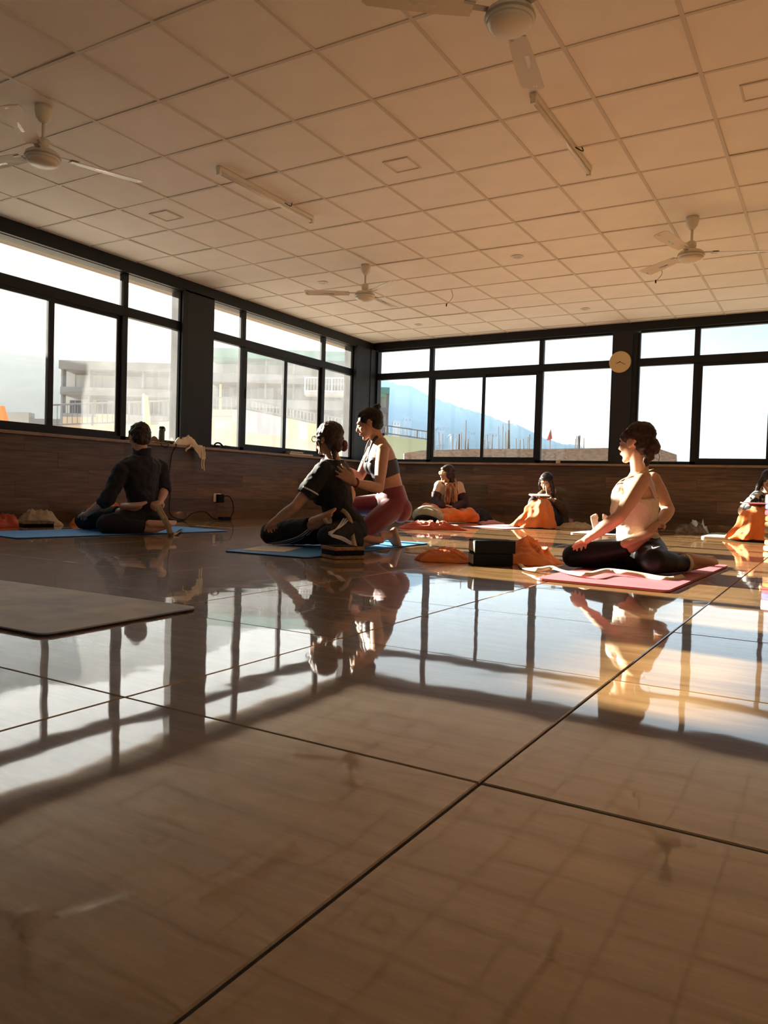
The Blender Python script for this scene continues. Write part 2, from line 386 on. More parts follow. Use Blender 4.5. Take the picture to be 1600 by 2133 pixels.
column((XL-0.2, 3.75, SILL), (XL+0.02, 4.24, 2.72), 'dark grey column between the side windows')
span('column_strip', (XL+0.0, 3.72, SILL+0.001), (XL+0.022, 3.80, 2.70), M['black'], bpy.data.objects['column'])
column((XL-0.2, 0.01, SILL), (XL+0.02, 0.48, 2.72), 'dark grey column of the side wall')
column((XL-0.2, -3.72, SILL), (XL+0.02, -3.25, 2.72), 'dark grey column of the side wall towards the back')
span('wall_left_end', (XL-0.2, YB, SILL), (XL, -3.73, 2.72), M['plaster']); tag(bpy.data.objects['wall_left_end'], 'cream wall at the back of the side windows', kind='structure')
column((XL-0.2, 7.47, SILL), (XL+0.045, 7.86, 2.72), 'dark grey corner column of the side wall')
span('column_strip', (XL, 7.45, SILL+0.001), (XL+0.048, 7.53, 2.70), M['black'], bpy.data.objects['column.003'])
column((XL-0.2, 7.87, SILL), (XL+0.055, YF+0.2, 2.72), 'black corner post between side and far windows')
column((0.385, YF-0.02, SILL), (0.645, YF+0.2, 2.72), 'dark column carrying the wall clock')
span('column_strip', (0.655, YF-0.005, SILL+0.001), (0.705, YF+0.15, 2.70), M['black'], bpy.data.objects['column.005'])
column((4.60, YF-0.02, SILL), (XR, YF+0.2, 2.72), 'dark column at the end of the far wall')
# ------------------------------------------------------------------ outside
M['earth'] = mat('dry_ground', (0.44, 0.37, 0.29), 0.95, var=0.3, scale=0.3)
M['forest'] = mat('forest_slope', (0.045, 0.060, 0.040), 0.95, c2=(0.020, 0.028, 0.020), scale=0.12)
M['conc'] = mat('grey_concrete', (0.26, 0.26, 0.27), 0.9, var=0.2, scale=0.8)
M['concl'] = mat('pale_concrete', (0.48, 0.47, 0.46), 0.9, var=0.15, scale=0.8)
M['teal'] = mat('teal_paint', (0.16, 0.36, 0.33), 0.7)
M['pink'] = mat('pink_paint', (0.62, 0.30, 0.38), 0.8)
M['lilac'] = mat('grey_lilac_paint', (0.40, 0.40, 0.48), 0.8)
M['yellow'] = mat('yellow_paint', (0.70, 0.62, 0.22), 0.8)
M['greenp'] = mat('pale_green_plaster', (0.46, 0.52, 0.36), 0.9, var=0.1, scale=0.6)
M['tan'] = mat('tan_plaster', (0.55, 0.42, 0.28), 0.9, var=0.15, scale=0.5)
M['rail'] = mat('grey_railing', (0.13, 0.13, 0.14), 0.6)
M['railw'] = mat('white_railing', (0.75, 0.75, 0.75), 0.6)
M['dark'] = mat('dark_opening', (0.05, 0.055, 0.06), 0.5)
M['rust'] = mat('rusty_rebar', (0.10, 0.07, 0.055), 0.8)
M['redflag'] = mat('red_cloth', (0.65, 0.05, 0.03), 0.8)
def brick_mat():
    m = bpy.data.materials.new('rough_brick_wall'); m.use_nodes = True; n = m.node_tree; b = n.nodes['Principled BSDF']
    tc = n.nodes.new('ShaderNodeTexCoord'); mp = n.nodes.new('ShaderNodeMapping'); mp.inputs['Rotation'].default_value = (R(90), 0, 0)
    t = n.nodes.new('ShaderNodeTexBrick'); t.inputs['Scale'].default_value = 6.5; t.inputs['Color1'].default_value = (0.30, 0.19, 0.13, 1); t.inputs['Color2'].default_value = (0.15, 0.10, 0.075, 1); t.inputs['Mortar'].default_value = (0.24, 0.20, 0.17, 1); t.inputs['Mortar Size'].default_value = 0.025; t.inputs['Bias'].default_value = -0.1
    n.links.new(tc.outputs['Object'], mp.inputs[0]); n.links.new(mp.outputs[0], t.inputs['Vector']); n.links.new(t.outputs['Color'], b.inputs['Base Color']); b.inputs['Roughness'].default_value = 0.95
    return m
M['brick'] = brick_mat()
YAWROT = Matrix.Rotation(yaw, 3, 'Z')

gr = span('ground', (-420, -200, -4.3), (300, 420, -4.0), M['earth']); tag(gr, 'dry ground outside the windows', kind='structure')
base = span('ground_floor', (XL-0.25, YB-0.25, -4.0), (XR+0.25, YF+0.25, -0.121), M['tan']); tag(base, 'storey below the hall', kind='structure')

def fbox(name, px0, px1, py0, py1, d, thick, m, parent=None):
    """box facing the hall: the picture span measured at d metres, real thickness behind it"""
    a, b = at(px0, py1, d), at(px1, py0, d)
    c = (a+b)/2; w = (b-a).dot(Vector((math.cos(yaw), math.sin(yaw), 0))); h = b.z-a.z
    c = c + Vector((-math.sin(yaw), math.cos(yaw), 0))*thick/2
    return box(name, c, (abs(w), thick, abs(h)), m, parent, YAWROT)
def railing(name, pts, h, m, label, n_bars=None, post=None, r=0.022, parent=None):
    """pts: the foot line; one object with rails, posts and bars as parts"""
    pts = [Vector(p) for p in pts]
    root = empty(name, pts[0]) if parent is None else parent
    if label: tag(root, label, 'railing')
    for z in (h, h*0.10):
        bm = bmesh.new(); add_tube(bm, [p+Vector((0, 0, z)) for p in pts], r*1.6, 6); obj('handrail', bm, m, root)
    bars = bmesh.new(); L = 0
    for a, b in zip(pts, pts[1:]):
        k = max(2, int((b-a).length/0.22))
        for i in range(k+1):
            p = a.lerp(b, i/k)
            if i % 9 == 0:
                bm = bmesh.new(); add_tube(bm, [p, p+Vector((0, 0, h))], r*2.0, 6); obj('post', bm, m, root)
            else: add_tube(bars, [p+Vector((0, 0, h*0.1)), p+Vector((0, 0, h))], r*0.75, 4)
    o = obj('railing_bars', bars, m, root); o['kind'] = 'stuff'
    return root

# hills -----------------------------------------------------------------
def hill(name, crest, d, foot_in, label, m, seed, rough=2.0):
    """crest: (px,py) line at depth d; the slope comes forward to the ground"""
    cr = catmull([at(px, py, d) for px, py in crest], 14)
    away = Vector((-math.sin(yaw), math.cos(yaw), 0)); bm = bmesh.new(); rows = []
    K = 16
    for k in range(K+6):
        row = []
        for i, p in enumerate(cr):
            if k <= K:
                t = k/K; q = p - away*foot_in*(1-t); z = -4 + (p.z+4)*(t**1.15)
            else:
                t = (k-K)/6; q = p + away*foot_in*t*0.6; z = p.z - (p.z+4)*t
            nz = noise.fractal(Vector((q.x*0.02+seed, q.y*0.02, 0)), 0.8, 2.2, 6)*rough*(1.0 if k == K else 2.2)
            if k == K: nz += noise.noise(Vector((i*0.9, seed, 0)))*rough*0.5
            row.append(bm.verts.new((q.x, q.y, max(z+nz*min(1, (z+4)/12), -4.2))))
        rows.append(row)
    for a, b in zip(rows, rows[1:]):
        for i in range(len(cr)-1): bm.faces.new((a[i], a[i+1], b[i+1], b[i]))
    o = obj(name, bm, m, None, True); tag(o, label, kind='structure'); return o
hill('hill', [(-700, 560), (-350, 470), (-150, 500), (60, 545), (200, 575), (330, 612), (450, 655), (510, 690), (580, 718), (680, 745), (800, 792), (870, 828), (940, 845), (1000, 858), (1080, 885), (1160, 915), (1250, 925), (1420, 955), (1700, 975), (2100, 985)], 330, 190, 'wooded mountain ridge beyond the buildings', M['forest'], 3.1, 3.0)

# haze lying in the valley in front of the far slope
hz = bpy.data.materials.new('valley_haze'); hz.use_nodes = True; n_ = hz.node_tree; n_.nodes.clear()
ho = n_.nodes.new('ShaderNodeOutputMaterial'); hv = n_.nodes.new('ShaderNodeVolumeScatter'); hv.inputs['Color'].default_value = (0.34, 0.60, 1.0, 1); hv.inputs['Density'].default_value = 0.0034; hv.inputs['Anisotropy'].default_value = 0.35
n_.links.new(hv.outputs[0], ho.inputs['Volume'])
rgt = Vector((math.cos(yaw), math.sin(yaw), 0)); fwd_ = Vector((-math.sin(yaw), math.cos(yaw), 0))
c_ = Vector((CAM.x, CAM.y, 0))+fwd_*205+rgt*107
bm = bmesh.new(); add_box(bm, (c_.x, c_.y, 14), (226, 170, 36), YAWROT); hzo = obj('haze', bm, hz); tag(hzo, 'thin blue haze in front of the mountain', 'haze', kind='stuff')

hl = hz.copy(); hl.name = 'bright_valley_haze'
for q_ in hl.node_tree.nodes:
    if q_.type == 'VOLUME_SCATTER': q_.inputs['Color'].default_value = (0.62, 0.70, 0.80, 1); q_.inputs['Density'].default_value = 0.0020; q_.inputs['Anisotropy'].default_value = 0.2
c_ = Vector((CAM.x, CAM.y, 0))+fwd_*205-rgt*107
bm = bmesh.new(); add_box(bm, (c_.x, c_.y, 19), (198, 230, 44), YAWROT); hzl = obj('haze', bm, hl); tag(hzl, 'bright white haze in the valley behind the buildings', 'haze', kind='stuff')

# building with columns and balconies beyond the side window by the corner
def block(name, label, px0, px1, py_roof, d, floors, step, ncol, roof_m, px_base=None, thick=9):
    root = empty(name, at((px0+px1)/2, py_roof+step*floors, d)); tag(root, label, 'building')
    back = fbox('back_wall', px0, px1, py_roof+4, 960, d+3, thick-3, M['concl'], root)
    fbox('roof_slab', px0-6, px1+6, py_roof-5, py_roof+5, d-0.5, thick, roof_m, root)
    for k in range(1, floors+1):
        y_ = py_roof+step*k
        fbox('floor_slab', px0-3, px1+3, y_-5, y_+4, d-0.2, 3.6, M['conc'], root)
    w = (px1-px0)/ncol
    for c in range(ncol+1):
        fbox('pillar', px0+w*c-5, px0+w*c+5, py_roof, 960, d, 0.6, M['conc'], root)
    for k in range(floors):
        for c in range(ncol):
            a = px0+w*c+w*0.30; y_ = py_roof+step*k+step*0.32
            wd_ = fbox('window', a, a+w*0.42, y_, y_+step*0.5, d+2.93, 0.12, M['dark'], root)
            fbox('window_frame', a+w*0.19, a+w*0.22, y_, y_+step*0.5, d+2.85, 0.1, M['concl'], wd_)
    return root
b1 = block('apartment_building', 'grey building with teal roof slab, pillars and balcony beyond the corner window', 436, 726, 738, 62, 3, 52, 5, M['teal'])
b2 = block('apartment_building', 'unfinished pale concrete building behind the yellow banner', 128, 352, 762, 58, 2, 55, 4, M['conc'])
b3 = block('apartment_building', 'low building with yellow and pink walls beside the corner post', 752, 806, 812, 70, 2, 42, 2, M['teal'])
fbox('balcony_wall', 634, 716, 816, 822, 60.5, 1.4, M['concl'], b1)
railing('x', [at(635, 817, 60.5), at(716, 818, 60.5)], 1.15, M['railw'], None, parent=b1, r=0.03)
fbox('door_panel', 586, 596, 800, 822, 61.4, 0.2, M['railw'], b1)

# terrace and ramp walls in front of it
tw = empty('terrace_wall', at(600, 930, 50)); tag(tw, 'long terrace wall with pink, lilac and yellow painted panels', 'wall')
def wall_seg(name, pts_top, y_bot, d, m, parent, thick=0.6):
    for (xa, ya), (xb, yb) in zip(pts_top, pts_top[1:]):
        A, B = at(xa, ya, d), at(xb, yb, d); C_, D_ = at(xb, y_bot, d), at(xa, y_bot, d)
        back = Vector((-math.sin(yaw), math.cos(yaw), 0))*thick
        bm = bmesh.new(); v = [bm.verts.new(p) for p in (A, B, C_, D_)]; u = [bm.verts.new(p+back) for p in (A, B, C_, D_)]
        bm.faces.new(v); bm.faces.new(u[::-1])
        for i in range(4): bm.faces.new((v[i], u[i], u[(i+1) % 4], v[(i+1) % 4]))
        obj(name, bm, m, parent)
panels = [(440, 484, 'tan'), (484, 512, 'lilac'), (512, 536, 'lilac'), (536, 562, 'pink'), (562, 600, 'lilac'), (600, 622, 'yellow'), (622, 640, 'lilac'), (640, 662, 'yellow'), (662, 700, 'pink'), (700, 760, 'lilac'), (760, 805, 'concl')]
for a, b, m_ in panels: wall_seg('wall_panel', [(a, 853+max(0, (a-510))*0.205), (b, 853+max(0, (b-510))*0.205)], 960, 50, M[m_], tw)
railing('railing', [at(484, 846, 49.8), at(520, 853, 49.8), at(640, 878, 49.8), at(742, 898, 49.8)], 0.62, M['rail'], 'grey railing sloping down along the painted terrace wall', r=0.03)
rt = empty('retaining_wall', at(600, 930, 38)); tag(rt, 'tan retaining wall below the painted terrace', 'wall')
wall_seg('wall_face', [(446, 893), (560, 905), (670, 922), (790, 940)], 985, 38, M['tan'], rt, 1.0)
railing('railing', [at(441, 872, 40), at(482, 872, 40)], 1.1, M['rail'], 'short dark railing beside the orange post')
p = fbox('gate_post', 455, 460, 800, 880, 41, 0.3, mat('orange_post', (0.7, 0.42, 0.22), 0.7)); tag(p, 'slim orange post standing behind the short railing', 'post')
p = fbox('green_box', 447, 484, 876, 898, 39.4, 0.9, M['greenp']); tag(p, 'green painted box beside the short railing', 'box')

# terrace seen through the window behind the bottle
railing('railing', [at(98, 890, 34), at(255, 884, 34), at(268, 884, 34), at(372, 880, 34)], 0.98, M['rail'], 'grey terrace railing behind the yellow banner', r=0.025)
tf = empty('terrace_parapet', at(230, 900, 35)); tag(tf, 'tan and pink parapet under the terrace railing', 'wall')
for a, b, m_, top in ((-60, 60, 'concl', 858), (60, 130, 'conc', 872), (130, 200, 'tan', 868), (200, 262, 'tan', 862), (262, 330, 'greenp', 884), (330, 400, 'concl', 874)): wall_seg('wall_panel', [(a, top), (b, top+1)], 960, 35.5, M[m_], tf)
bn = empty('banner', at(302, 895, 33)); tag(bn, 'tall thin yellow feather banner on a pole', 'banner')
bm = bmesh.new(); A = [at(299, 822, 33), at(303, 824, 33), at(309, 890, 33), at(301, 890, 33)]
v = [bm.verts.new(q) for q in A]; u = [bm.verts.new(q+Vector((0.05, 0.1, 0))) for q in A]
bm.faces.new(v); bm.faces.new(u[::-1]); [bm.faces.new((v[i], u[i], u[(i+1) % 4], v[(i+1) % 4])) for i in range(4)]
obj('banner_cloth', bm, M['yellow'], bn)
bm = bmesh.new(); add_tube(bm, [at(299, 820, 33), at(300, 905, 33)], 0.05, 6); obj('pole', bm, M['railw'], bn)
fl = empty('flag', at(2, 890, 20)); tag(fl, 'orange cloth flag at the edge of the terrace', 'flag')
bm = bmesh.new(); A = [at(-6, 850, 20), at(2, 845, 20), at(10, 876, 20), at(-6, 880, 20)]
v = [bm.verts.new(q) for q in A]; u = [bm.verts.new(q+Vector((0.04, 0.08, 0))) for q in A]
bm.faces.new(v); bm.faces.new(u[::-1]); [bm.faces.new((v[i], u[i], u[(i+1) % 4], v[(i+1) % 4])) for i in range(4)]
obj('flag_cloth', bm, mat('orange_cloth_outside', (0.75, 0.25, 0.08), 0.8), fl)
bm = bmesh.new(); add_tube(bm, [at(-6, 840, 20), at(-6, 910, 20)], 0.03, 6); obj('pole', bm, M['rail'], fl)

# unfinished brick rooftop with rebar beyond the far windows
rf = empty('brick_rooftop', at(1100, 950, 24)); tag(rf, 'rough brick parapet of an unfinished roof beyond the far windows', 'building')
wall_seg('brick_wall', [(842, 944), (880, 938), (1000, 935), (1140, 935), (1268, 933), (1300, 934)], 990, 24, M['brick'], rf, 0.8)
wall_seg('brick_gable', [(1300, 934), (1345, 925), (1410, 947), (1411, 990)], 995, 24.2, M['brick'], rf, 0.8)
rnd = random.Random(3)
for cx, n_b, hgt in ((912, 6, 42), (955, 5, 34), (965, 4, 30), (1012, 5, 30), (1052, 7, 56), (1088, 5, 40), (1205, 7, 34)):
    for i in range(n_b):
        px = cx+rnd.uniform(-14, 14); hh = hgt*rnd.uniform(0.45, 1.1)
        bm = bmesh.new(); add_tube(bm, [at(px, 940, 24.3), at(px+rnd.uniform(-1, 2), 936-hh, 24.3)], 0.014, 5); obj('rebar', bm, M['rust'], rf)
for px, top in ((971, 875), (1059, 876), (1048, 888)):
    bm = bmesh.new(); add_tube(bm, [at(px-2, 940, 24.3), at(px, top, 24.3)], 0.016, 5); obj('rebar', bm, M['rust'], rf)
fl2 = empty('flag', at(1143, 935, 30)); tag(fl2, 'small red pennant flying above the brick roof', 'flag')
bm = bmesh.new(); A = [at(1146, 897, 30), at(1148, 914, 30), at(1139, 917, 30)]
v = [bm.verts.new(q) for q in A]; u = [bm.verts.new(q+Vector((0.03, 0.06, 0))) for q in A]
bm.faces.new(v); bm.faces.new(u[::-1]); [bm.faces.new((v[i], u[i], u[(i+1) % 3], v[(i+1) % 3])) for i in range(3)]
obj('flag_cloth', bm, M['redflag'], fl2)
bm = bmesh.new(); add_tube(bm, [at(1147, 895, 30), at(1145, 945, 30)], 0.02, 5); obj('pole', bm, M['rust'], fl2)
gw = empty('garden_wall', at(840, 930, 44)); tag(gw, 'pale green plaster wall with a railing on top beside the corner post', 'wall')
wall_seg('wall_face', [(792, 905), (895, 918)], 990, 44, M['greenp'], gw)
railing('x', [at(796, 903, 43.8), at(893, 917, 43.8)], 0.48, M['rail'], None, parent=gw)
# houses dotted on the slope
for i, (px, py, d, s, mm) in enumerate(((920, 896, 200, 7, 'conc'), (985, 904, 210, 6, 'conc'), (1030, 908, 205, 8, 'conc'), (850, 876, 195, 9, 'conc'), (826, 884, 190, 8, 'tan'), (945, 912, 180, 6, 'conc'))):
    h = empty('house', at(px, py+8, d)); tag(h, ['small pale house on the slope behind the thickest rebar cluster', 'small pale house on the slope beside the tallest rebar', 'wide pale house low on the slope behind the sliding sash', 'wide pale house high on the slope beside the corner post', 'tan house on the slope just above the garden wall railing', 'small grey house low on the slope behind the rebar'][i], 'house')
    fbox('house_wall', px-s, px+s, py-6, py+30, d, 8, M[mm], h)
    fbox('roof_slab', px-s-1, px+s+1, py-7.5, py-6, d-0.5, 9, M['conc'], h)
    for q in (-0.5, 0.3): fbox('window', px+s*q, px+s*(q+0.3), py-3, py+1, d-0.1, 0.3, M['dark'], h)
# unseen stepped block added on the sun side, shaped to shade the near hall
nb = empty('sun_blocker', (-9.5, -3.5, -4)); tag(nb, 'added unseen concrete block keeping sun off the near floor', 'building')
span('blocker_base', (-11, -9.5, -4.0), (-8.4, 2.75, 3.12), M['concl'], nb)
span('blocker_edge', (-11.1, 1.5, 3.12), (-8.3, 2.80, 3.22), M['conc'], nb)
span('blocker_step', (-11, -0.4, 3.12), (-8.4, 1.5, 3.70), M['concl'], nb)
span('blocker_top', (-11, -9.5, 3.12), (-8.4, -0.4, 5.6), M['concl'], nb)
# ------------------------------------------------------------------ ceiling fittings
M['fan'] = mat('cream_enamel', (0.70, 0.64, 0.54), 0.35)
M['fan_dk'] = mat('worn_enamel_band', (0.42, 0.38, 0.32), 0.4)
M['silver'] = mat('silver_strip', (0.75, 0.70, 0.62), 0.25, metal=0.8)
def fan(x, y, blade_deg, label, dz=0.335):
    t = empty('ceiling_fan', (x, y, CEIL)); tag(t, label, 'fan', 'ceiling fans')
    zt = CEIL-0.006; zm = CEIL-dz
    bm = bmesh.new(); add_lathe(bm, [(0.052, zt+0.005), (0.054, zt-0.03), (0.046, zt-0.07), (0.024, zt-0.10), (0.014, zt-0.105)], (x, y, 0)); obj('canopy', bm, M['fan'], t, True)
    bm = bmesh.new(); add_tube(bm, [(x, y, zt-0.09), (x, y, zm+0.09)], 0.011, 10); obj('down_rod', bm, M['fan'], t, True)
    bm = bmesh.new(); add_lathe(bm, [(0.016, zm+0.135), (0.038, zm+0.12), (0.040, zm+0.085), (0.030, zm+0.04)], (x, y, 0)); obj('lower_cup', bm, M['fan'], t, True)
    bm = bmesh.new(); add_lathe(bm, [(0.03, zm+0.052), (0.085, zm+0.046), (0.105, zm+0.030), (0.108, zm+0.012), (0.106, zm-0.004), (0.098, zm-0.012)], (x, y, 0), 32); mo = obj('motor_housing', bm, M['fan'], t, True)
    bm = bmesh.new(); add_lathe(bm, [(0.1095, zm+0.014), (0.1115, zm+0.009), (0.1095, zm+0.003)], (x, y, 0), 32); obj('trim_ring', bm, M['fan_dk'], mo, True)
    bm = bmesh.new(); add_lathe(bm, [(0.102, zm-0.010), (0.098, zm-0.024), (0.075, zm-0.040), (0.03, zm-0.048), (0.004, zm-0.049)], (x, y, 0), 32); obj('bottom_cap', bm, M['fan'], t, True)
    for a in blade_deg:
        Rz = Matrix.Rotation(R(a), 3, 'Z'); tilt = Matrix.Rotation(R(11), 3, 'X'); c = Vector((x, y, zm+0.030))
        bm = bmesh.new()
        for p_, s_ in (((0.135, 0, 0.004), (0.09, 0.034, 0.004)), ((0.19, 0, 0.002), (0.05, 0.075, 0.004))): add_box(bm, c+Rz @ Vector(p_), s_, Rz)
        br = obj('blade_bracket', bm, M['fan_dk'], t)
        bm = bmesh.new(); top = []; bot = []
        outline = [(0.17, -0.045), (0.30, -0.055), (0.50, -0.062), (0.62, -0.064), (0.645, -0.05), (0.65, 0.0), (0.645, 0.05), (0.62, 0.06), (0.40, 0.058), (0.17, 0.045)]
        for u, v in outline:
            for lst, dz_ in ((top, 0.003), (bot, -0.001)): lst.append(bm.verts.new(c+Rz @ (tilt @ Vector((u, v, dz_-0.03*(v/0.06)**2*0.15)))))
        bm.faces.new(top); bm.faces.new(bot[::-1]); n = len(top)
        for i in range(n): bm.faces.new((top[i], bot[i], bot[(i+1) % n], top[(i+1) % n]))
        bl_ = obj('blade', bm, M['fan'], t)
        for u0, u1 in ((0.33, 0.45), (0.50, 0.63)):
            bm = bmesh.new(); add_box(bm, c+Rz @ (tilt @ Vector(((u0+u1)/2, -0.02, -0.0035))), (u1-u0, 0.02, 0.002), Rz @ tilt); obj('silver_strip', bm, M['silver'], bl_)
    return t
a = 69; fan(-1.33, 0.30, (a, a+120, a+240), 'cream ceiling fan above the man in the black fleece')
p = on_z(1062, 40, CEIL-0.33); a = 101; fan(p.x, p.y, (a, a+120, a+240), 'cream ceiling fan in front of the tube light nearer the clock side')
a = 90; fan(-1.296, 4.145, (a, a+120, a+240), 'cream ceiling fan above the corner of the side windows')
a = 18; fan(2.0, 4.12, (a, a+120, a+240), 'cream ceiling fan above the woman in the white tank top')
def tube_light(x, y0, y1, label):
    t = empty('tube_light', (x, (y0+y1)/2, CEIL)); tag(t, label, 'light', 'tube lights')
    span('batten', (x-0.022, y0, CEIL-0.030), (x+0.022, y1, CEIL-0.004), M['fan'], t, 0.004)
    bm = bmesh.new(); add_tube(bm, [(x, y0+0.03, CEIL-0.046), (x, y1-0.03, CEIL-0.046)], 0.0135, 12); obj('lamp_tube', bm, mat('unlit_tube_glass', (0.80, 0.76, 0.68), 0.2), t, True)
    for y in (y0+0.012, y1-0.012): span('lamp_holder', (x-0.016, y-0.012, CEIL-0.064), (x+0.016, y+0.012, CEIL-0.028), M['fan'], t, 0.002)
    bm = bmesh.new(); add_tube(bm, catmull([(x+0.02, y1-0.42, CEIL-0.02), (x+0.07, y1-0.40, CEIL-0.05), (x+0.05, y1-0.36, CEIL-0.004)], 5), 0.004, 5); obj('wire', bm, M['black'], t)
tube_light(1.50, 1.56, 2.76, 'slim unlit tube light on the ceiling beyond the fan near the clock side')
tube_light(-0.95, 1.50, 2.70, 'slim unlit tube light on the ceiling near the fan above the man in fleece')
for x, y, lb in ((0.3, 2.1, 'square flush speaker panel in the ceiling between the two tube lights'), (-2.13, 2.1, 'square flush speaker panel in the ceiling near the side windows'), (2.68, 2.13, 'square flush speaker panel in the ceiling on the clock side')):
    t = empty('ceiling_speaker', (x, y, CEIL)); tag(t, lb, 'speaker', 'ceiling speakers')
    bm = bmesh.new()
    for sx, sy, w, h in ((-0.1, 0, 0.012, 0.212), (0.1, 0, 0.012, 0.212), (0, -0.1, 0.188, 0.012), (0, 0.1, 0.188, 0.012)): add_box(bm, (x+sx, y+sy, CEIL-0.004), (w, h, 0.008))
    obj('rim', bm, M['bar'], t)
    span('grille', (x-0.095, y-0.095, CEIL-0.003), (x+0.095, y+0.095, CEIL+0.0005), M['ceil'], t)
for x, y, lb in ((-2.13, 4.52, 'round recessed downlight near the fan by the side windows'), (0.27, 4.535, 'round recessed downlight between the two far fans'), (-2.17, 6.98, 'round recessed downlight near the window corner'), (0.265, 6.97, 'round recessed downlight in front of the wall clock'), (2.67, 6.97, 'round recessed downlight near the far wall beyond the clock')):
    t = empty('downlight', (x, y, CEIL)); tag(t, lb, 'light', 'downlights')
    bm = bmesh.new(); add_lathe(bm, [(0.052, CEIL+0.001), (0.062, CEIL-0.004), (0.060, CEIL-0.008), (0.047, CEIL-0.008), (0.045, CEIL-0.004)], (x, y, 0), 28); obj('rim', bm, M['fan'], t, True)
    bm = bmesh.new(); add_lathe(bm, [(0.045, CEIL-0.002), (0.044, CEIL-0.005), (0.002, CEIL-0.005)], (x, y, 0), 24); obj('lens', bm, M['fan_dk'], t)
for px, py, ex, ey, lb in ((940, 603, -10, 32, 'thin wire hanging from a ceiling tile beside the far fan by the side windows'), (1376, 556, -10, 30, 'thin wire with a black plug hanging near the far fan on the clock side')):
    a = on_z(px, py, CEIL); d = (a-CAM).dot(CF); b = at(px+ex, py+ey, d); c = at(px+ex*0.3+6, py+ey*0.5, d)
    t = empty('hanging_wire', a); tag(t, lb, 'wire')
    bm = bmesh.new(); add_tube(bm, catmull([a, c, b], 6), 0.004, 5); obj('wire', bm, M['fan_dk'], t)
    bm = bmesh.new(); add_lathe(bm, [(0.006, 0.015), (0.009, 0), (0.006, -0.02)], b, 8); obj('plug', bm, M['black'], t)

# ------------------------------------------------------------------ wall clock
ck = empty('wall_clock', (0.487, YF-0.02, 2.297)); tag(ck, 'round white wall clock on the dark column', 'clock')
RX = Matrix.Rotation(R(90), 3, 'X'); cy = YF-0.022
M['clockface'] = mat('clock_face', (0.72, 0.62, 0.44), 0.5); M['gold'] = mat('gold_rim', (0.60, 0.45, 0.22), 0.35)
bm = bmesh.new(); add_lathe(bm, [(0.125, 0.0), (0.148, 0.004), (0.150, 0.02), (0.143, 0.030), (0.132, 0.026)], (0.487, cy, 2.297), 40, RX); obj('rim', bm, M['gold'], ck, True)
bm = bmesh.new(); add_lathe(bm, [(0.134, 0.0), (0.134, 0.021), (0.002, 0.021)], (0.487, cy, 2.297), 40, RX); obj('face', bm, M['clockface'], ck)
for k in range(60):
    if k % 5: continue
    a = R(90-6*k); bm = bmesh.new(); rr = 0.124
    add_box(bm, (0.487+math.cos(a)*rr, cy-0.0225, 2.297+math.sin(a)*rr), (0.012, 0.002, 0.004), Matrix.Rotation(-a, 3, 'Y')); obj('minute_mark', bm, M['black'], ck)
for k in range(1, 13):
    cu = bpy.data.curves.new('numeral', 'FONT'); cu.body = str(k); cu.size = 0.026; cu.align_x = 'CENTER'; cu.align_y = 'CENTER'; cu.extrude = 0.0008
    tmp = bpy.data.objects.new('numeral_tmp', cu); col.objects.link(tmp)
    me = bpy.data.meshes.new_from_object(tmp.evaluated_get(bpy.context.evaluated_depsgraph_get())); bpy.data.objects.remove(tmp)
    a = R(90-30*k)
    me.transform(Matrix.Translation((0.487+math.cos(a)*0.103, cy-0.0225, 2.297+math.sin(a)*0.103)) @ RX.to_4x4()); me.materials.clear(); link('numeral', me, M['black'], ck)
for nm, ang, ln, w in (('hour_hand', 90-30*8.32, 0.06, 0.008), ('minute_hand', 90-6*19.5, 0.095, 0.006)):
    a = R(ang); bm = bmesh.new(); add_box(bm, (0.487+math.cos(a)*ln*0.42, cy-0.026, 2.297+math.sin(a)*ln*0.42), (ln, 0.002, w), Matrix.Rotation(-a, 3, 'Y')); obj(nm, bm, M['black'], ck)
bm = bmesh.new(); add_lathe(bm, [(0.008, 0.0), (0.008, 0.006), (0.001, 0.007)], (0.487, cy-0.022, 2.297), 12, RX); obj('hub', bm, M['black'], ck)

# ------------------------------------------------------------------ mats, blocks, cloths
def mat_foam(nm, c, c2=None): return mat(nm, c, 0.6, var=0.12, c2=c2, scale=6, bump=0.25, bscale=300)
M['mat_blue'] = mat_foam('blue_foam', (0.05, 0.27, 0.66)); M['mat_edge'] = mat_foam('navy_foam_edge', (0.012, 0.03, 0.10))
M['mat_pink'] = mat_foam('pink_foam', (0.50, 0.115, 0.14)); M['mat_pink2'] = mat_foam('pale_pink_foam', (0.55, 0.30, 0.34)); M['mat_rose'] = mat_foam('rose_foam_edge', (0.45, 0.12, 0.13))
M['mat_sage'] = mat_foam('mottled_grey_foam', (0.60, 0.54, 0.47), (0.38, 0.39, 0.40)); M['mat_dark'] = mat_foam('black_foam', (0.02, 0.02, 0.022)); M['mat_lav'] = mat_foam('lavender_foam', (0.50, 0.50, 0.58)); M['mat_mint'] = mat_foam('mint_foam', (0.42, 0.50, 0.46)); M['mat_grey'] = mat_foam('grey_foam', (0.30, 0.30, 0.31))
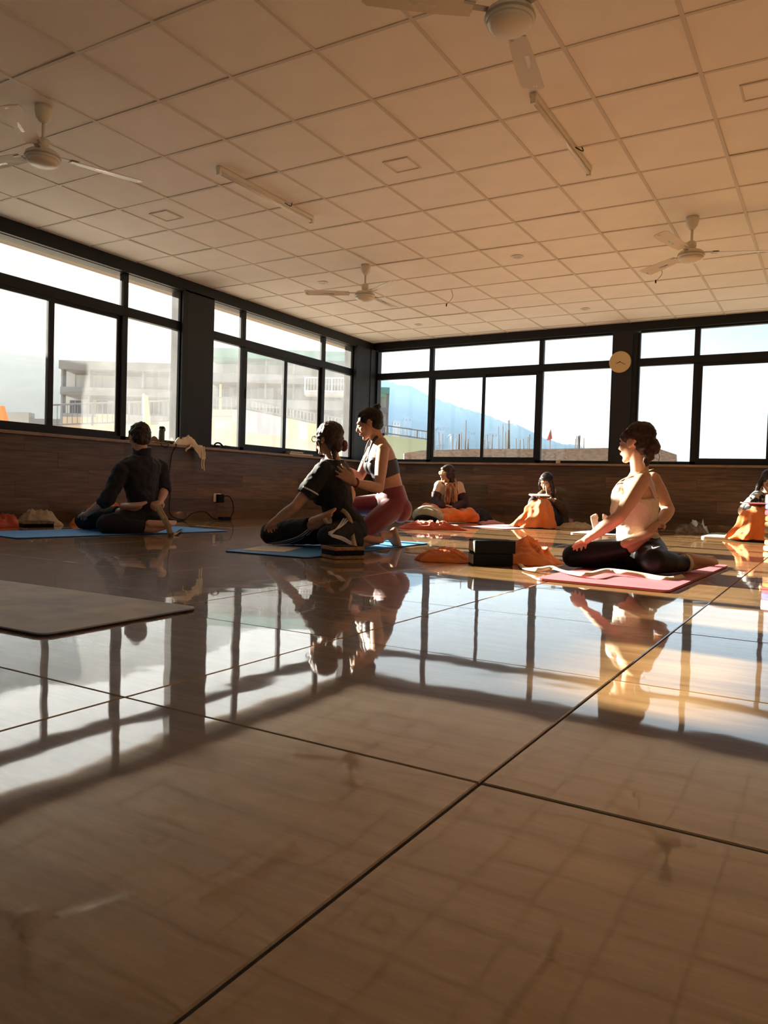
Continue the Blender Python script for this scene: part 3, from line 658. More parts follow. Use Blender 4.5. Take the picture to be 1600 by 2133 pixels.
def yoga_mat(c, L, W, rz, m, m2, label, th=0.007, lift=0.0012):
    """rounded slab with an underside of another colour; local +x along its length"""
    t = empty('yoga_mat', (c[0], c[1], 0), rz); tag(t, label, 'mat', 'yoga mats')
    Rz = Matrix.Rotation(rz, 3, 'Z'); rad = 0.04; pts = []
    for cx, cy_, a0 in ((L/2-rad, W/2-rad, 0), (-L/2+rad, W/2-rad, 90), (-L/2+rad, -W/2+rad, 180), (L/2-rad, -W/2+rad, 270)):
        for k in range(6): a_ = R(a0+18*k); pts.append((cx+math.cos(a_)*rad, cy_+math.sin(a_)*rad))
    for nm, z0, z1, mm in (('base_layer', 0.0, th*0.5, m2), ('top_layer', th*0.5, th, m)):
        bm = bmesh.new(); lo = [bm.verts.new(Vector((c[0], c[1], lift))+Rz @ Vector((x, y, z0))) for x, y in pts]; hi = [bm.verts.new(Vector((c[0], c[1], lift))+Rz @ Vector((x, y, z1))) for x, y in pts]
        bm.faces.new(lo[::-1]); bm.faces.new(hi)
        for i in range(len(pts)): bm.faces.new((lo[i], lo[(i+1) % len(pts)], hi[(i+1) % len(pts)], hi[i]))
        obj(nm, bm, mm, t)
    return t
# left man's mat: corners seen at (0,1113), (115,1127), (485,1105)
yoga_mat((-2.21, 1.62), 2.02, 0.74, R(84), M['mat_blue'], M['mat_edge'], 'blue yoga mat under the man in the black fleece')
yoga_mat((-0.02, 1.88), 1.83, 0.66, R(93), M['mat_blue'], M['mat_edge'], 'blue yoga mat under the woman in striped track pants')
yoga_mat((2.20, 1.80), 1.75, 0.66, R(88), M['mat_pink'], M['mat_rose'], 'pink yoga mat under the woman in the white tank top', th=0.012)
yoga_mat((0.37, -1.19), 1.76, 0.63, R(1.5), M['mat_sage'], M['mat_dark'], 'mottled grey yoga mat lying empty with dark edge', th=0.009)
yoga_mat((-0.46, 6.70), 1.80, 0.62, R(84), M['mat_pink2'], M['mat_pink2'], 'pale pink yoga mat under the writing woman')
yoga_mat((0.86, 6.62), 1.75, 0.62, R(90), M['mat_lav'], M['mat_lav'], 'lavender yoga mat of the person lying behind the white tank top', th=0.01)
yoga_mat((2.30, 7.05), 1.3, 0.90, R(90), M['mat_mint'], M['mat_lav'], 'pale mint yoga mat under the woman in the camouflage top', th=0.018)
yoga_mat((-1.62, 7.00), 1.5, 0.66, R(86), M['mat_grey'], M['mat_dark'], 'grey yoga mat under the woman with the scarf')
yoga_mat((-0.92, 5.55), 0.5, 1.4, R(8), M['mat_grey'], M['mat_grey'], 'thin dull mat stretched in front of the green bundle', th=0.004) if False else None

M['cork'] = mat('cork', (0.42, 0.25, 0.12), 0.85, c2=(0.22, 0.12, 0.055), scale=60, bump=0.3, bscale=150)
M['foam_blk'] = mat('black_eva_foam', (0.006, 0.006, 0.007), 0.8, spec=0.2); M['foam_sunlit'] = mat('sunlit_end_tone', (0.55, 0.47, 0.38), 0.8, var=0.2, scale=20)  # pale end tone stands for sunlight falling on the black block ends
def yoga_block(c, s, rz, mats, label):
    t = empty('yoga_block', c, rz); tag(t, label, 'block')
    Rz = Matrix.Rotation(rz, 3, 'Z'); z = c[2]; h = s[2]
    bm = bmesh.new(); add_box(bm, (c[0], c[1], z+h/2), s, Rz, 0.008); obj('block_body', bm, mats[0], t)
    if len(mats) > 1:
        if len(mats) == 3:    # sandwich: cork faces above and below a dark middle
            for zz in (z+h-0.0105, z+0.0115):
                bm = bmesh.new(); add_box(bm, (c[0], c[1], zz), (s[0]+0.003, s[1]+0.003, 0.021), Rz, 0.004); obj('cork_layer', bm, mats[1], t)
        else:
            for sx in (-1, 1):
                bm = bmesh.new(); add_box(bm, Vector((c[0], c[1], z+h/2))+Rz @ Vector((sx*(s[0]/2-0.003), 0, 0)), (0.008, s[1]-0.02, h-0.018), Rz, 0.003); obj('end_face', bm, mats[1], t)
    return t
cA, cB, cC = on_z(648, 1160), on_z(690, 1168), on_z(727, 1160)
mid = (cA+cC)/2; ang = math.atan2(cC.y-cB.y, cC.x-cB.x)
yoga_block((0.475, 1.20, 0.0), (0.21, 0.19, 0.075), R(62), (M['foam_blk'], M['cork'], 1), 'cork faced yoga block with dark middle beside the striped track pants')
yoga_block((-2.75, 1.29, 0.0), (0.25, 0.13, 0.075), R(72), (M['foam_blk'], M['cork'], 1), 'dark yoga block with a brown top behind the blue mat of the man in fleece')
yoga_block((1.345, 1.53, 0.0), (0.245, 0.155, 0.075), R(37), (M['foam_blk'], M['foam_sunlit']), 'black yoga block with ends coloured as sunlit, lower of two beside the orange shawl')
yoga_block((1.350, 1.535, 0.0755), (0.255, 0.16, 0.078), R(38), (M['foam_blk'], M['foam_sunlit']), 'black yoga block with ends coloured as sunlit, upper of two beside the orange shawl')

M['orange'] = mat('orange_shawl', (0.80, 0.20, 0.03), 0.85, var=0.25, scale=5, bump=0.5, bscale=60, sheen=0.3)
M['redor'] = mat('red_orange_shawl', (0.62, 0.09, 0.025), 0.85, var=0.25, scale=5, bump=0.5, bscale=60, sheen=0.3)
M['beige'] = mat('beige_cotton', (0.56, 0.44, 0.29), 0.9, var=0.2, scale=12, bump=0.4, bscale=90)
M['cream'] = mat('cream_cotton', (0.72, 0.62, 0.44), 0.9, var=0.15, scale=12, bump=0.3, bscale=120)
M['ivory'] = mat('white_cotton', (0.80, 0.76, 0.68), 0.9, var=0.1, scale=12)
def heap(name, c, a, b, h, rz, seed, m, label, cat, folds=1.0, n=64, base=0.0, parent=None, peak=(0, 0)):
    """crumpled cloth: ridged folds under a soft outline, touching the floor all round"""
    Rz = Matrix.Rotation(rz, 3, 'Z'); bm = bmesh.new(); g = []
    for i in range(n+1):
        row = []
        for k in range(n//6+1 if False else n+1):
            r_ = i/n; th = 2*math.pi*k/n
            out = 1+0.42*noise.noise(Vector((math.cos(th)*1.4+seed, math.sin(th)*1.4, seed)))+0.10*noise.noise(Vector((math.cos(th)*4, math.sin(th)*4+seed, 2)))
            x, y = math.cos(th)*a*r_*out, math.sin(th)*b*r_*out
            q = Vector((x*9/max(folds, .1)**0 + seed*3, y*9, seed))
            w = noise.fractal(Vector((x*5+seed, y*5, seed)), 0.9, 2.1, 2)
            ct, st_ = math.cos(th), math.sin(th)
            rad_ = 1-2*abs(noise.noise(Vector((ct*4.2+seed, st_*4.2, r_*1.3+seed*2))+Vector((w, 0, 0))*0.35))
            rad2 = 1-2*abs(noise.noise(Vector((ct*5.5+seed, st_*5.5, r_*2.2+seed*3))))
            rid = 1-2*abs(noise.noise(Vector((x*10+1.0*w+seed, y*8-1.0*w, seed*2))))
            rid3 = 1-2*abs(noise.noise(Vector((x*24-w+seed, y*19+w, seed*4))))
            env = max(0.0, 1-r_**2.2)**0.75
            dp = ((x/a-peak[0])**2+(y/b-peak[1])**2); env2 = env*(0.58+0.34*math.exp(-dp*1.2))
            mixr = min(1, r_*2.2)
            z = h*env2*(0.85+0.16*w)+h*env*folds*(mixr*(0.06*(rad_-0.5)+0.05*(rad2-0.5))+0.26*(rid-0.5)+0.11*(rid3-0.5))
            z = max(z, 0.005+0.003*rad2 if r_ < 0.98 else 0.002)
            row.append(bm.verts.new(Vector((c[0], c[1], base))+Rz @ Vector((x, y, max(z, 0.002)))))
            if i == 0: break
        g.append(row)
    for i in range(n):
        for k in range(n):
            if i == 0:
                if k < n: bm.faces.new((g[0][0], g[1][k], g[1][k+1]))
            else: bm.faces.new((g[i][k], g[i+1][k], g[i+1][k+1], g[i][k+1]))
    rim = g[n]; lo = [bm.verts.new((v.co.x, v.co.y, base+0.0005)) for v in rim]
    for k in range(n): bm.faces.new((rim[k], lo[k], lo[k+1], rim[k+1]))
    bmesh.ops.remove_doubles(bm, verts=bm.verts[:], dist=0.0004)
    o = obj(name, bm, m, parent, True)
    if label: tag(o, label, cat)
    return o
heap('shawl', (1.06, 1.62), 0.20, 0.30, 0.115, R(70), 1.7, M['orange'], 'crumpled orange shawl end spreading towards the cork block', 'shawl') if False else None
sh = empty('shawl', (1.25, 1.75, 0)); tag(sh, 'crumpled orange shawl lying around the two black blocks', 'shawl')
heap('cloth', (1.01, 1.56), 0.185, 0.15, 0.10, R(20), 1.7, M['orange'], None, None, parent=sh)
heap('cloth_fold', (1.40, 1.90), 0.32, 0.18, 0.17, R(-8), 4.2, M['orange'], None, None, parent=sh, peak=(-0.2, 0))
heap('shawl', (-3.24, 2.42), 0.36, 0.16, 0.26, R(82), 6.3, M['orange'], 'orange shawl heaped behind the man in the black fleece', 'shawl')
heap('shawl', (-3.27, 1.33), 0.18, 0.14, 0.13, R(60), 8.8, M['redor'], 'red orange shawl heaped at the foot of the side wall', 'shawl')
heap('towel', (-3.34, 1.74), 0.22, 0.16, 0.17, R(70), 2.6, M['beige'], 'beige towel heaped at the foot of the side wall beside the red shawl', 'towel', folds=0.9)
heap('shawl', (-0.82, 4.95), 0.33, 0.17, 0.12, R(15), 5.5, M['redor'], 'red orange shawl on the floor beside the green bundle', 'shawl')
heap('towel', (0.24, 7.10), 0.30, 0.12, 0.10, R(25), 3.9, M['beige'], 'rolled beige towel beside the writing woman', 'towel', folds=1.3)
heap('towel', (-1.06, 7.30), 0.18, 0.08, 0.05, R(20), 9.1, M['mat_pink2'], 'small pink and tan cloth between the scarf woman and the writing woman', 'cloth')
tw_ = heap('towel', (0.62, 2.20), 0.24, 0.09, 0.035, R(10), 7.7, M['cream'], 'cream cloth lying behind the foot of the kneeling instructor', 'cloth')
heap('cloth', (0.62, 1.95), 0.09, 0.05, 0.03, R(30), 1.1, M['ivory'], 'small white cloth between the instructor and the orange shawl', 'cloth')
p0 = on_z(505, 1138)
pp = empty('paper_sheet', (-0.17, 1.42, 0)); tag(pp, 'white paper lying on the blue mat before the track pants', 'paper')
bm = bmesh.new(); add_box(bm, (-0.17, 1.30, 0.0100), (0.30, 0.42, 0.0025), Matrix.Rotation(R(20), 3, 'Z')); obj('sheet', bm, M['ivory'], pp)
# bag bundle by the scarf woman
bg = empty('bundle_bag', (-1.25, 5.62, 0)); tag(bg, 'rounded green and white bundle with a black strap beside the scarf woman', 'bag')
M['sagebag'] = mat('sage_cloth', (0.45, 0.48, 0.38), 0.85, var=0.3, scale=10, bump=0.3)
bm = bmesh.new(); bmesh.ops.create_uvsphere(bm, u_segments=24, v_segments=16, radius=1.0, matrix=Matrix.Translation((-1.28, 5.75, 0.125)) @ Matrix.Rotation(R(20), 4, 'Z') @ Matrix.Diagonal((0.20, 0.15, 0.125, 1)))
for v in bm.verts: v.co += Vector((0, 0, 1))*0.02*noise.noise(v.co*9); v.co.z = max(v.co.z, 0.002)
obj('bag_body', bm, M['sagebag'], bg, True)
bm = bmesh.new(); add_tube(bm, catmull([(-1.42, 5.66, 0.01), (-1.35, 5.60, 0.09), (-1.22, 5.585, 0.105), (-1.10, 5.62, 0.07), (-1.06, 5.68, 0.01)], 6), 0.032, 8, True, 0.6); obj('strap', bm, M['foam_blk'], bg, True)
bm = bmesh.new(); add_tube(bm, catmull([(-1.45, 5.72, 0.10), (-1.36, 5.62, 0.18), (-1.24, 5.63, 0.235), (-1.12, 5.70, 0.19)], 6), 0.012, 8, True); obj('piping', bm, M['ivory'], bg, True)
# bag by the camouflage woman
bg = empty('cloth_bag', (1.60, 7.42, 0)); tag(bg, 'brown patterned bag with pale blue top beside the camouflage woman', 'bag')
M['camo_bag'] = mat('brown_patterned_cloth', (0.20, 0.15, 0.11), 0.85, c2=(0.05, 0.045, 0.04), scale=16, bump=0.5); M['paleblue'] = mat('pale_blue_cloth', (0.50, 0.65, 0.68), 0.8, var=0.2, scale=14, bump=0.4)
heap('bag_body', (1.60, 7.42), 0.24, 0.15, 0.17, R(10), 3.3, M['camo_bag'], None, None, parent=bg, peak=(0.3, 0), base=0.0)
heap('blue_top', (1.66, 7.44), 0.11, 0.09, 0.25, R(0), 5.3, M['paleblue'], None, None, parent=bg)

# stack of folded blankets at the frame edge
stk = [('tan', (0.30, 0.20, 0.10)), ('straw', (0.34, 0.23, 0.11)), ('brown', (0.17, 0.095, 0.045)), ('sand', (0.36, 0.25, 0.12)), ('ochre', (0.27, 0.17, 0.075)), ('orange', (0.55, 0.13, 0.02)), ('crimson', (0.34, 0.018, 0.035)), ('blue', (0.04, 0.075, 0.27)), ('pink', (0.48, 0.22, 0.25))]
z = 0.0
for i, (nm, c) in enumerate(stk):
    h = 0.052 if i != 8 else 0.085
    t = empty('folded_blanket', (2.98, 4.66, z)); pos = ['lowest', 'second from the floor', 'third from the floor', 'fourth from the floor', 'fifth from the floor', 'just under the crimson one', 'between orange and blue', 'just under the pink one', 'topmost'][i]
    tag(t, f'{nm} folded blanket, {pos} in the stack', 'blanket', 'stack of folded blankets')
    mm = mat(f'{nm}_wool', c, 0.9, var=0.15, scale=10, bump=0.3)
    bm = bmesh.new(); add_box(bm, (2.98+random.uniform(-0.004, 0.006), 4.66, z+h/2+0.0003), (0.62, 0.40, h-0.002), Matrix.Rotation(R(33+random.uniform(-1, 1)), 3, 'Z'), 0.018); obj('fold', bm, mm, t, True)
    z += h

# yoga strap by the woman in white, one long ribbon
def ribbon(name, pts, w, m, parent=None, up=None, th=0.002):
    pts = catmull(pts, 8); bm = bmesh.new(); L_ = []
    for i, p in enumerate(pts):
        t = (pts[min(i+1, len(pts)-1)]-pts[max(i-1, 0)]).normalized()
        u_ = up(i/(len(pts)-1)) if callable(up) else Vector(up or (0, 0, 1))
        s = t.cross(u_); s = s.normalized() if s.length > 1e-5 else Vector((1, 0, 0)); nn = s.cross(t)
        L_.append([bm.verts.new(p+s*w/2+nn*th/2), bm.verts.new(p-s*w/2+nn*th/2), bm.verts.new(p-s*w/2-nn*th/2), bm.verts.new(p+s*w/2-nn*th/2)])
    for a_, b_ in zip(L_, L_[1:]):
        for k in range(4): bm.faces.new((a_[k], a_[(k+1) % 4], b_[(k+1) % 4], b_[k]))
    bm.faces.new(L_[0][::-1]); bm.faces.new(L_[-1])
    return obj(name, bm, m, parent, True)

# ------------------------------------------------------------------ things on the ledges
zs = SILL
b_y = 3.40
p = on_x(336, 917, XL-0.0); bt = empty('water_bottle', (XL+0.0, p.y, zs)); tag(bt, 'dark green steel water bottle with a loop lid on the side ledge', 'bottle')
M['bottle'] = mat('green_powder_coat', (0.055, 0.065, 0.045), 0.45)
bm = bmesh.new(); add_lathe(bm, [(0.034, 0), (0.036, 0.004), (0.036, 0.150), (0.033, 0.162), (0.029, 0.168)], (XL, p.y, zs+0.0005), 24); obj('bottle_body', bm, M['bottle'], bt, True)
bm = bmesh.new(); add_lathe(bm, [(0.030, 0.166), (0.031, 0.170), (0.031, 0.192), (0.026, 0.196)], (XL, p.y, zs), 24); obj('lid', bm, M['foam_blk'], bt, True)
bm = bmesh.new(); add_tube(bm, catmull([(XL, p.y+0.01, zs+0.195), (XL+0.004, p.y+0.035, zs+0.19), (XL+0.004, p.y+0.050, zs+0.165), (XL, p.y+0.047, zs+0.145)], 6), 0.006, 8); obj('loop_handle', bm, M['foam_blk'], bt, True)
py_ = p.y
tr = empty('phone_tray', (XL+0.02, py_-0.06, zs)); tag(tr, 'thin dark tray on the side ledge under the bottle edge', 'tray')
span('tray_board', (XL+0.042, py_-0.20, zs+0.0005), (XL+0.105, py_+0.035, zs+0.010), M['cork'], tr, 0.002)
bm = bmesh.new(); add_tube(bm, catmull([(XL+0.095, py_-0.10, zs+0.004), (XL+0.11, py_-0.085, zs-0.035), (XL+0.11, py_-0.03, zs-0.05), (XL+0.105, py_+0.01, zs-0.02), (XL+0.095, py_+0.02, zs+0.003)], 6), 0.004, 6); obj('cord_loop', bm, M['foam_blk'], tr)
o = heap('knit_hat', (XL-0.0, py_-0.11), 0.035, 0.075, 0.085, 0, 4.4, mat('brown_knit', (0.16, 0.10, 0.06), 0.9, bump=0.5, bscale=120), 'brown knitted hat on the ledge beside the bottle', 'hat', folds=0.3, base=zs+0.0005)
span('small_box', (XL+0.01, py_+0.06, zs+0.0005), (XL+0.05, py_+0.115, zs+0.028), M['foam_blk'], None, 0.003); tag(bpy.data.objects['small_box'], 'tiny dark box on the ledge between bottle and tote bag', 'box')
# tote bag spilling over the ledge
tb_y = on_x(385, 915, XL).y
tb = empty('tote_bag', (XL, tb_y, zs)); tag(tb, 'cream cotton tote bag with reddish print slumped over the side ledge', 'bag')
M['tote'] = mat('cream_tote_cotton', (0.72, 0.58, 0.42), 0.9, c2=(0.60, 0.30, 0.16), scale=9, lo=0.28, hi=0.42, bump=0.4, bscale=60)
heap('bag_body', (XL+0.0, tb_y+0.02), 0.075, 0.185, 0.155, 0, 2.2, M['tote'], None, None, folds=0.6, parent=tb, base=zs+0.0008)
fl_pts = [(-0.17, 0.0), (-0.05, 0.012), (0.06, 0.02), (0.19, 0.03)]
bm = bmesh.new(); rows = []
for i in range(13):
    y = tb_y-0.02+0.24*i/12; dp_ = 0.02+0.16*math.sin(min(1, max(0, (i-1)/11))*math.pi*0.62)**1.3
    row = []
    for k in range(9):
        s = k/8; row.append((XL+0.06+0.032*min(1, s*3)+0.008*math.sin(i*1.3+k), y+0.05*s, zs+0.018*(1-s)-dp_*max(0, s-0.15)))
    rows.append(row)
top = [[bm.verts.new(p_) for p_ in r_] for r_ in rows]; bot = [[bm.verts.new((p_[0]-0.004, p_[1], p_[2]-0.001)) for p_ in r_] for r_ in rows]
for i in range(12):
    for k in range(8): bm.faces.new((top[i][k], top[i+1][k], top[i+1][k+1], top[i][k+1])); bm.faces.new((bot[i][k], bot[i][k+1], bot[i+1][k+1], bot[i+1][k]))
obj('hanging_flap', bm, M['cream'], tb, True)
for dy, ln in ((0.20, 0.27), (0.235, 0.29)): ribbon('bag_handle', [(XL+0.085, tb_y+dy, zs+0.005), (XL+0.098, tb_y+dy+0.004, zs-0.10), (XL+0.092, tb_y+dy-0.004, zs-0.20), (XL+0.09, tb_y+dy+0.01, zs-ln)], 0.018, M['cream'], tb, (1, 0, 0))
ribbon('bag_handle', [(XL+0.09, tb_y+0.02, zs+0.01), (XL+0.10, tb_y-0.03, zs-0.03), (XL+0.098, tb_y-0.075, zs-0.055), (XL+0.093, tb_y-0.06, zs-0.07)], 0.02, M['cream'], tb, (1, 0, 0))
# black waist bag, books
yb_ = on_x(470, 932, XL).y
wb = empty('waist_bag', (XL, yb_, zs)); tag(wb, 'small black bag with a strap loop on the ledge past the column', 'bag')
heap('bag_body', (XL+0.0, yb_+0.03), 0.05, 0.19, 0.055, 0, 6.6, M['foam_blk'], None, None, folds=0.4, parent=wb, base=zs+0.0008)
bm = bmesh.new(); add_tube(bm, catmull([(XL+0.01, yb_-0.24, zs+0.012), (XL+0.02, yb_-0.20, zs+0.06), (XL+0.02, yb_-0.13, zs+0.065), (XL+0.02, yb_-0.06, zs+0.02)], 6), 0.011, 8); obj('strap', bm, M['foam_blk'], wb, True)
yk = on_x(620, 940, XL).y
for i, (h0, h1, l0, l1, c, lb) in enumerate(((0, 0.028, -0.26, 0.30, (0.16, 0.10, 0.06), 'brown book lying on the side ledge, lower of two near the corner'), (0.028, 0.05, -0.24, 0.06, (0.22, 0.15, 0.09), 'tan book lying on the side ledge, upper of two near the corner'))):
    bk = empty('book', (XL, yk, zs+h0)); tag(bk, lb, 'book')
    span('cover', (XL-0.03, yk+l0, zs+h0+0.0006), (XL+0.06, yk+l1, zs+h1), mat('book_cover_brown', c, 0.6), bk, 0.002)
    span('pages', (XL-0.028, yk+l0+0.004, zs+h0+0.004), (XL+0.0605, yk+l1-0.004, zs+h1-0.004), M['cream'], bk)
xb = on_y(1164, 963, YF).x
span('small_box', (xb-0.025, YF-0.06, zs+0.0005), (xb+0.03, YF-0.012, zs+0.05), mat('pale_card', (0.55, 0.45, 0.34), 0.8), None, 0.003); tag(bpy.data.objects['small_box.001'], 'small pale cardboard box on the far ledge above the writing woman', 'box')

# socket, charger and cables on the side wall
so = on_x(453, 1037, XL)
sk = empty('wall_socket', (XL, so.y, so.z)); tag(sk, 'white wall socket with a black charger on the side wall', 'socket')
span('socket_plate', (XL, so.y-0.075, so.z-0.05), (XL+0.010, so.y+0.055, so.z+0.055), M['white'], sk, 0.003)
span('charger', (XL+0.010, so.y-0.035, so.z-0.06), (XL+0.055, so.y+0.065, so.z+0.045), M['foam_blk'], sk, 0.004)
c0 = Vector((XL+0.045, so.y+0.06, so.z+0.02))
bm = bmesh.new(); add_tube(bm, catmull([c0, c0+Vector((0.02, 0.08, 0.0)), c0+Vector((0.05, 0.12, -0.08)), c0+Vector((0.08, 0.10, so.z*-0.7)), (XL+0.20, so.y+0.02, 0.010), (XL+0.22, so.y-0.02, 0.010)], 6), 0.006, 6); obj('cable', bm, M['foam_blk'], sk)
ad = on_z(452, 1078); adx = XL+0.24
ap = empty('power_adapter', (adx, so.y-0.10, 0)); tag(ap, 'black power adapter with a curling cable on the floor by the wall', 'adapter')
span('adapter_body', (adx-0.04, so.y-0.20, 0.001), (adx+0.03, so.y-0.03, 0.036), M['foam_blk'], ap, 0.006)
bm = bmesh.new(); add_tube(bm, catmull([(adx, so.y-0.20, 0.015), (adx+0.02, so.y-0.34, 0.02), (adx-0.05, so.y-0.42, 0.10), (adx-0.08, so.y-0.60, 0.08), (adx-0.02, so.y-0.78, 0.012), (adx-0.02, so.y-0.98, 0.02), (adx-0.12, so.y-1.05, 0.06)], 6), 0.006, 6); obj('cable', bm, M['foam_blk'], ap)
yc = on_x(357, 925, XL).y
cb = empty('wall_cable', (XL+0.08, yc, zs)); tag(cb, 'thin dark cable running down the planks from the side ledge', 'cable')
bm = bmesh.new(); add_tube(bm, catmull([(XL+0.06, yc, zs+0.004), (XL+0.083, yc, zs-0.01), (XL+0.02, yc-0.01, zs-0.12), (XL+0.012, yc-0.03, zs-0.35), (XL+0.012, yc-0.01, zs-0.55), (XL+0.02, yc-0.03, 0.12), (XL+0.05, yc+0.02, 0.03), (XL+0.12, yc+0.12, 0.006)], 6), 0.005, 6); obj('cable_run', bm, M['foam_blk'], cb)
# ------------------------------------------------------------------ people
def skin_mat(nm, c): return mat(nm, c, 0.5, spec=0.4, var=0.12, scale=14, bump=0.06, bscale=200)
M['skin_a'] = skin_mat('tan_skin', (0.62, 0.37, 0.24)); M['skin_b'] = skin_mat('brown_skin', (0.50, 0.28, 0.175)); M['skin_c'] = skin_mat('fair_skin', (0.60, 0.37, 0.26)); M['sole'] = M['cream']
def hair_mat(nm, c): return mat(nm, c, 0.50, spec=0.3, var=0.6, scale=30, stretch=(1, 1, 0.12), bump=0.5, bscale=90)
M['hair_dk'] = hair_mat('dark_hair', (0.020, 0.014, 0.012)); M['hair_br'] = hair_mat('brown_hair', (0.060, 0.030, 0.018)); M['hair_gy'] = hair_mat('greying_brown_hair', (0.055, 0.036, 0.026))
def cloth_mat(nm, c, **k): return mat(nm, c, 0.85, var=0.18, scale=9, bump=0.35, bscale=160, **k)
M['c_black'] = cloth_mat('black_fabric', (0.006, 0.006, 0.007)); M['c_fleece'] = cloth_mat('black_fleece', (0.008, 0.009, 0.013), sheen=0.1); M['c_leg'] = mat('black_leggings', (0.006, 0.006, 0.007), 0.55, spec=0.25)
M['c_maroon'] = mat('maroon_leggings', (0.17, 0.012, 0.026), 0.55, sheen=0.3); M['c_bra'] = mat('charcoal_bra', (0.022, 0.019, 0.026), 0.55); M['c_tank'] = cloth_mat('ivory_tank', (0.74, 0.66, 0.52)); M['c_white'] = mat('white_stripe', (0.62, 0.60, 0.60), 0.8)
M['c_plum'] = cloth_mat('plum_jacket', (0.045, 0.024, 0.036)); M['c_olive'] = cloth_mat('olive_brown_jacket', (0.085, 0.055, 0.025)); M['c_creamtop'] = cloth_mat('cream_top', (0.66, 0.54, 0.40)); M['c_navy'] = cloth_mat('navy_cloth', (0.025, 0.03, 0.05))
M['c_camo'] = mat('camouflage_cloth', (0.46, 0.48, 0.44), 0.85, c2=(0.015, 0.017, 0.018), scale=17, lo=0.46, hi=0.53, detail=2.0); M['c_scarf'] = mat('striped_scarf', (0.50, 0.30, 0.17), 0.9, c2=(0.16, 0.035, 0.025), scale=22, stretch=(1.6, 1.6, 0.15), lo=0.42, hi=0.56, bump=0.4, bscale=40)
M['eye'] = mat('dark_eye', (0.02, 0.012, 0.01), 0.2); M['lip'] = mat('lip', (0.36, 0.15, 0.11), 0.5); M['brow'] = mat('eyebrow', (0.02, 0.014, 0.01), 0.8); M['nail'] = M['lip']
M['tex_w'] = None
tex = bpy.data.textures.new('wrinkle', 'CLOUDS'); tex.noise_scale = 0.055; tex.noise_depth = 2
tex2 = bpy.data.textures.new('soft_fold', 'CLOUDS'); tex2.noise_scale = 0.12; tex2.noise_depth = 1
texh = bpy.data.textures.new('hair_lump', 'CLOUDS'); texh.noise_scale = 0.022; texh.noise_depth = 2

class Blob:
    """overlapping tapered limbs and ellipsoids, fused to one continuous skin by a voxel remesh"""
    def __init__(s): s.bm = bmesh.new()
    def ball(s, X, n):
        rings = max(6, n*2//3); top = s.bm.verts.new(X @ Vector((0, 0, 1))); bot = s.bm.verts.new(X @ Vector((0, 0, -1))); R_ = []
        for i in range(1, rings):
            t = math.pi*i/rings; R_.append([s.bm.verts.new(X @ Vector((math.sin(t)*math.cos(2*math.pi*k/n), math.sin(t)*math.sin(2*math.pi*k/n), math.cos(t)))) for k in range(n)])
        for k in range(n):
            s.bm.faces.new((top, R_[0][k], R_[0][(k+1) % n])); s.bm.faces.new((bot, R_[-1][(k+1) % n], R_[-1][k]))
            for a_, b_ in zip(R_, R_[1:]): s.bm.faces.new((a_[k], b_[k], b_[(k+1) % n], a_[(k+1) % n]))
    def sph(s, p, r, n=14): s.ball(Matrix.Translation(p) @ Matrix.Scale(r, 4), n)
    def ell(s, p, rad, B=None, n=20):
        X = Matrix.Translation(p)
        if B is not None: X = X @ B.to_4x4()
        s.ball(X @ Matrix.Diagonal((*rad, 1)), n)
    def cone(s, p, q, r1, r2, c1=True, c2=True, flat=1.0):
        p, q = Vector(p), Vector(q)
        if (q-p).length < 1e-4: s.sph(p, r1); return
        add_tube(s.bm, [p, p.lerp(q, 0.5), q], [r1, (r1+r2)/2, r2], 16, True, flat)
        if c1: s.sph(p, r1*0.995)
        if c2: s.sph(q, r2*0.995)
    def limb(s, p, q, r1, r2, belly=0.0, c1=True, c2=True):
        """like cone, with a muscle belly above the middle"""
        p, q = Vector(p), Vector(q)
        pts = [p.lerp(q, t) for t in (0, .2, .4, .6, .8, 1)]; rr = [r1+(r2-r1)*t+belly*math.sin(math.pi*min(1, t*1.25)) for t in (0, .2, .4, .6, .8, 1)]
        add_tube(s.bm, pts, rr, 16)
        if c1: s.sph(p, r1*0.995)
        if c2: s.sph(q, r2*0.995)
    def chain(s, pts, rads):
        for a, b, x, y in zip(pts, pts[1:], rads, rads[1:]): s.cone(a, b, x, y)
    def loft(s, secs, n=28):
        rings = []
        for c, ax, bx in secs: rings.append([s.bm.verts.new(Vector(c)+Vector(ax)*math.cos(2*math.pi*k/n)+Vector(bx)*math.sin(2*math.pi*k/n)) for k in range(n)])
        for a, b in zip(rings, rings[1:]):
            for k in range(n): s.bm.faces.new((a[k], a[(k+1) % n], b[(k+1) % n], b[k]))
        s.bm.faces.new(rings[0][::-1]); s.bm.faces.new(rings[-1])
    def build(s, name, m, parent=None, voxel=0.008, smooth=6, disp=0.0, t=None, floor=0.002, factor=0.5):
        me = bm_mesh(s.bm, name); o = bpy.data.objects.new(name, me); col.objects.link(o)
        r = o.modifiers.new('fuse', 'REMESH'); r.mode = 'VOXEL'; r.voxel_size = voxel; r.adaptivity = 0.0
        if smooth: sm = o.modifiers.new('soften', 'SMOOTH'); sm.factor = factor; sm.iterations = smooth
        if disp: d = o.modifiers.new('folds', 'DISPLACE'); d.texture = t or tex; d.texture_coords = 'GLOBAL'; d.strength = disp; d.mid_level = 0.5
        dg = bpy.context.evaluated_depsgraph_get(); dg.update()
        me2 = bpy.data.meshes.new_from_object(o.evaluated_get(dg)); bpy.data.objects.remove(o); bpy.data.meshes.remove(me)
        me2.name = name
        for v in me2.vertices:
            if v.co.z < floor: v.co.z = floor
        me2.materials.clear()
        return link(name, me2, m, parent, True)

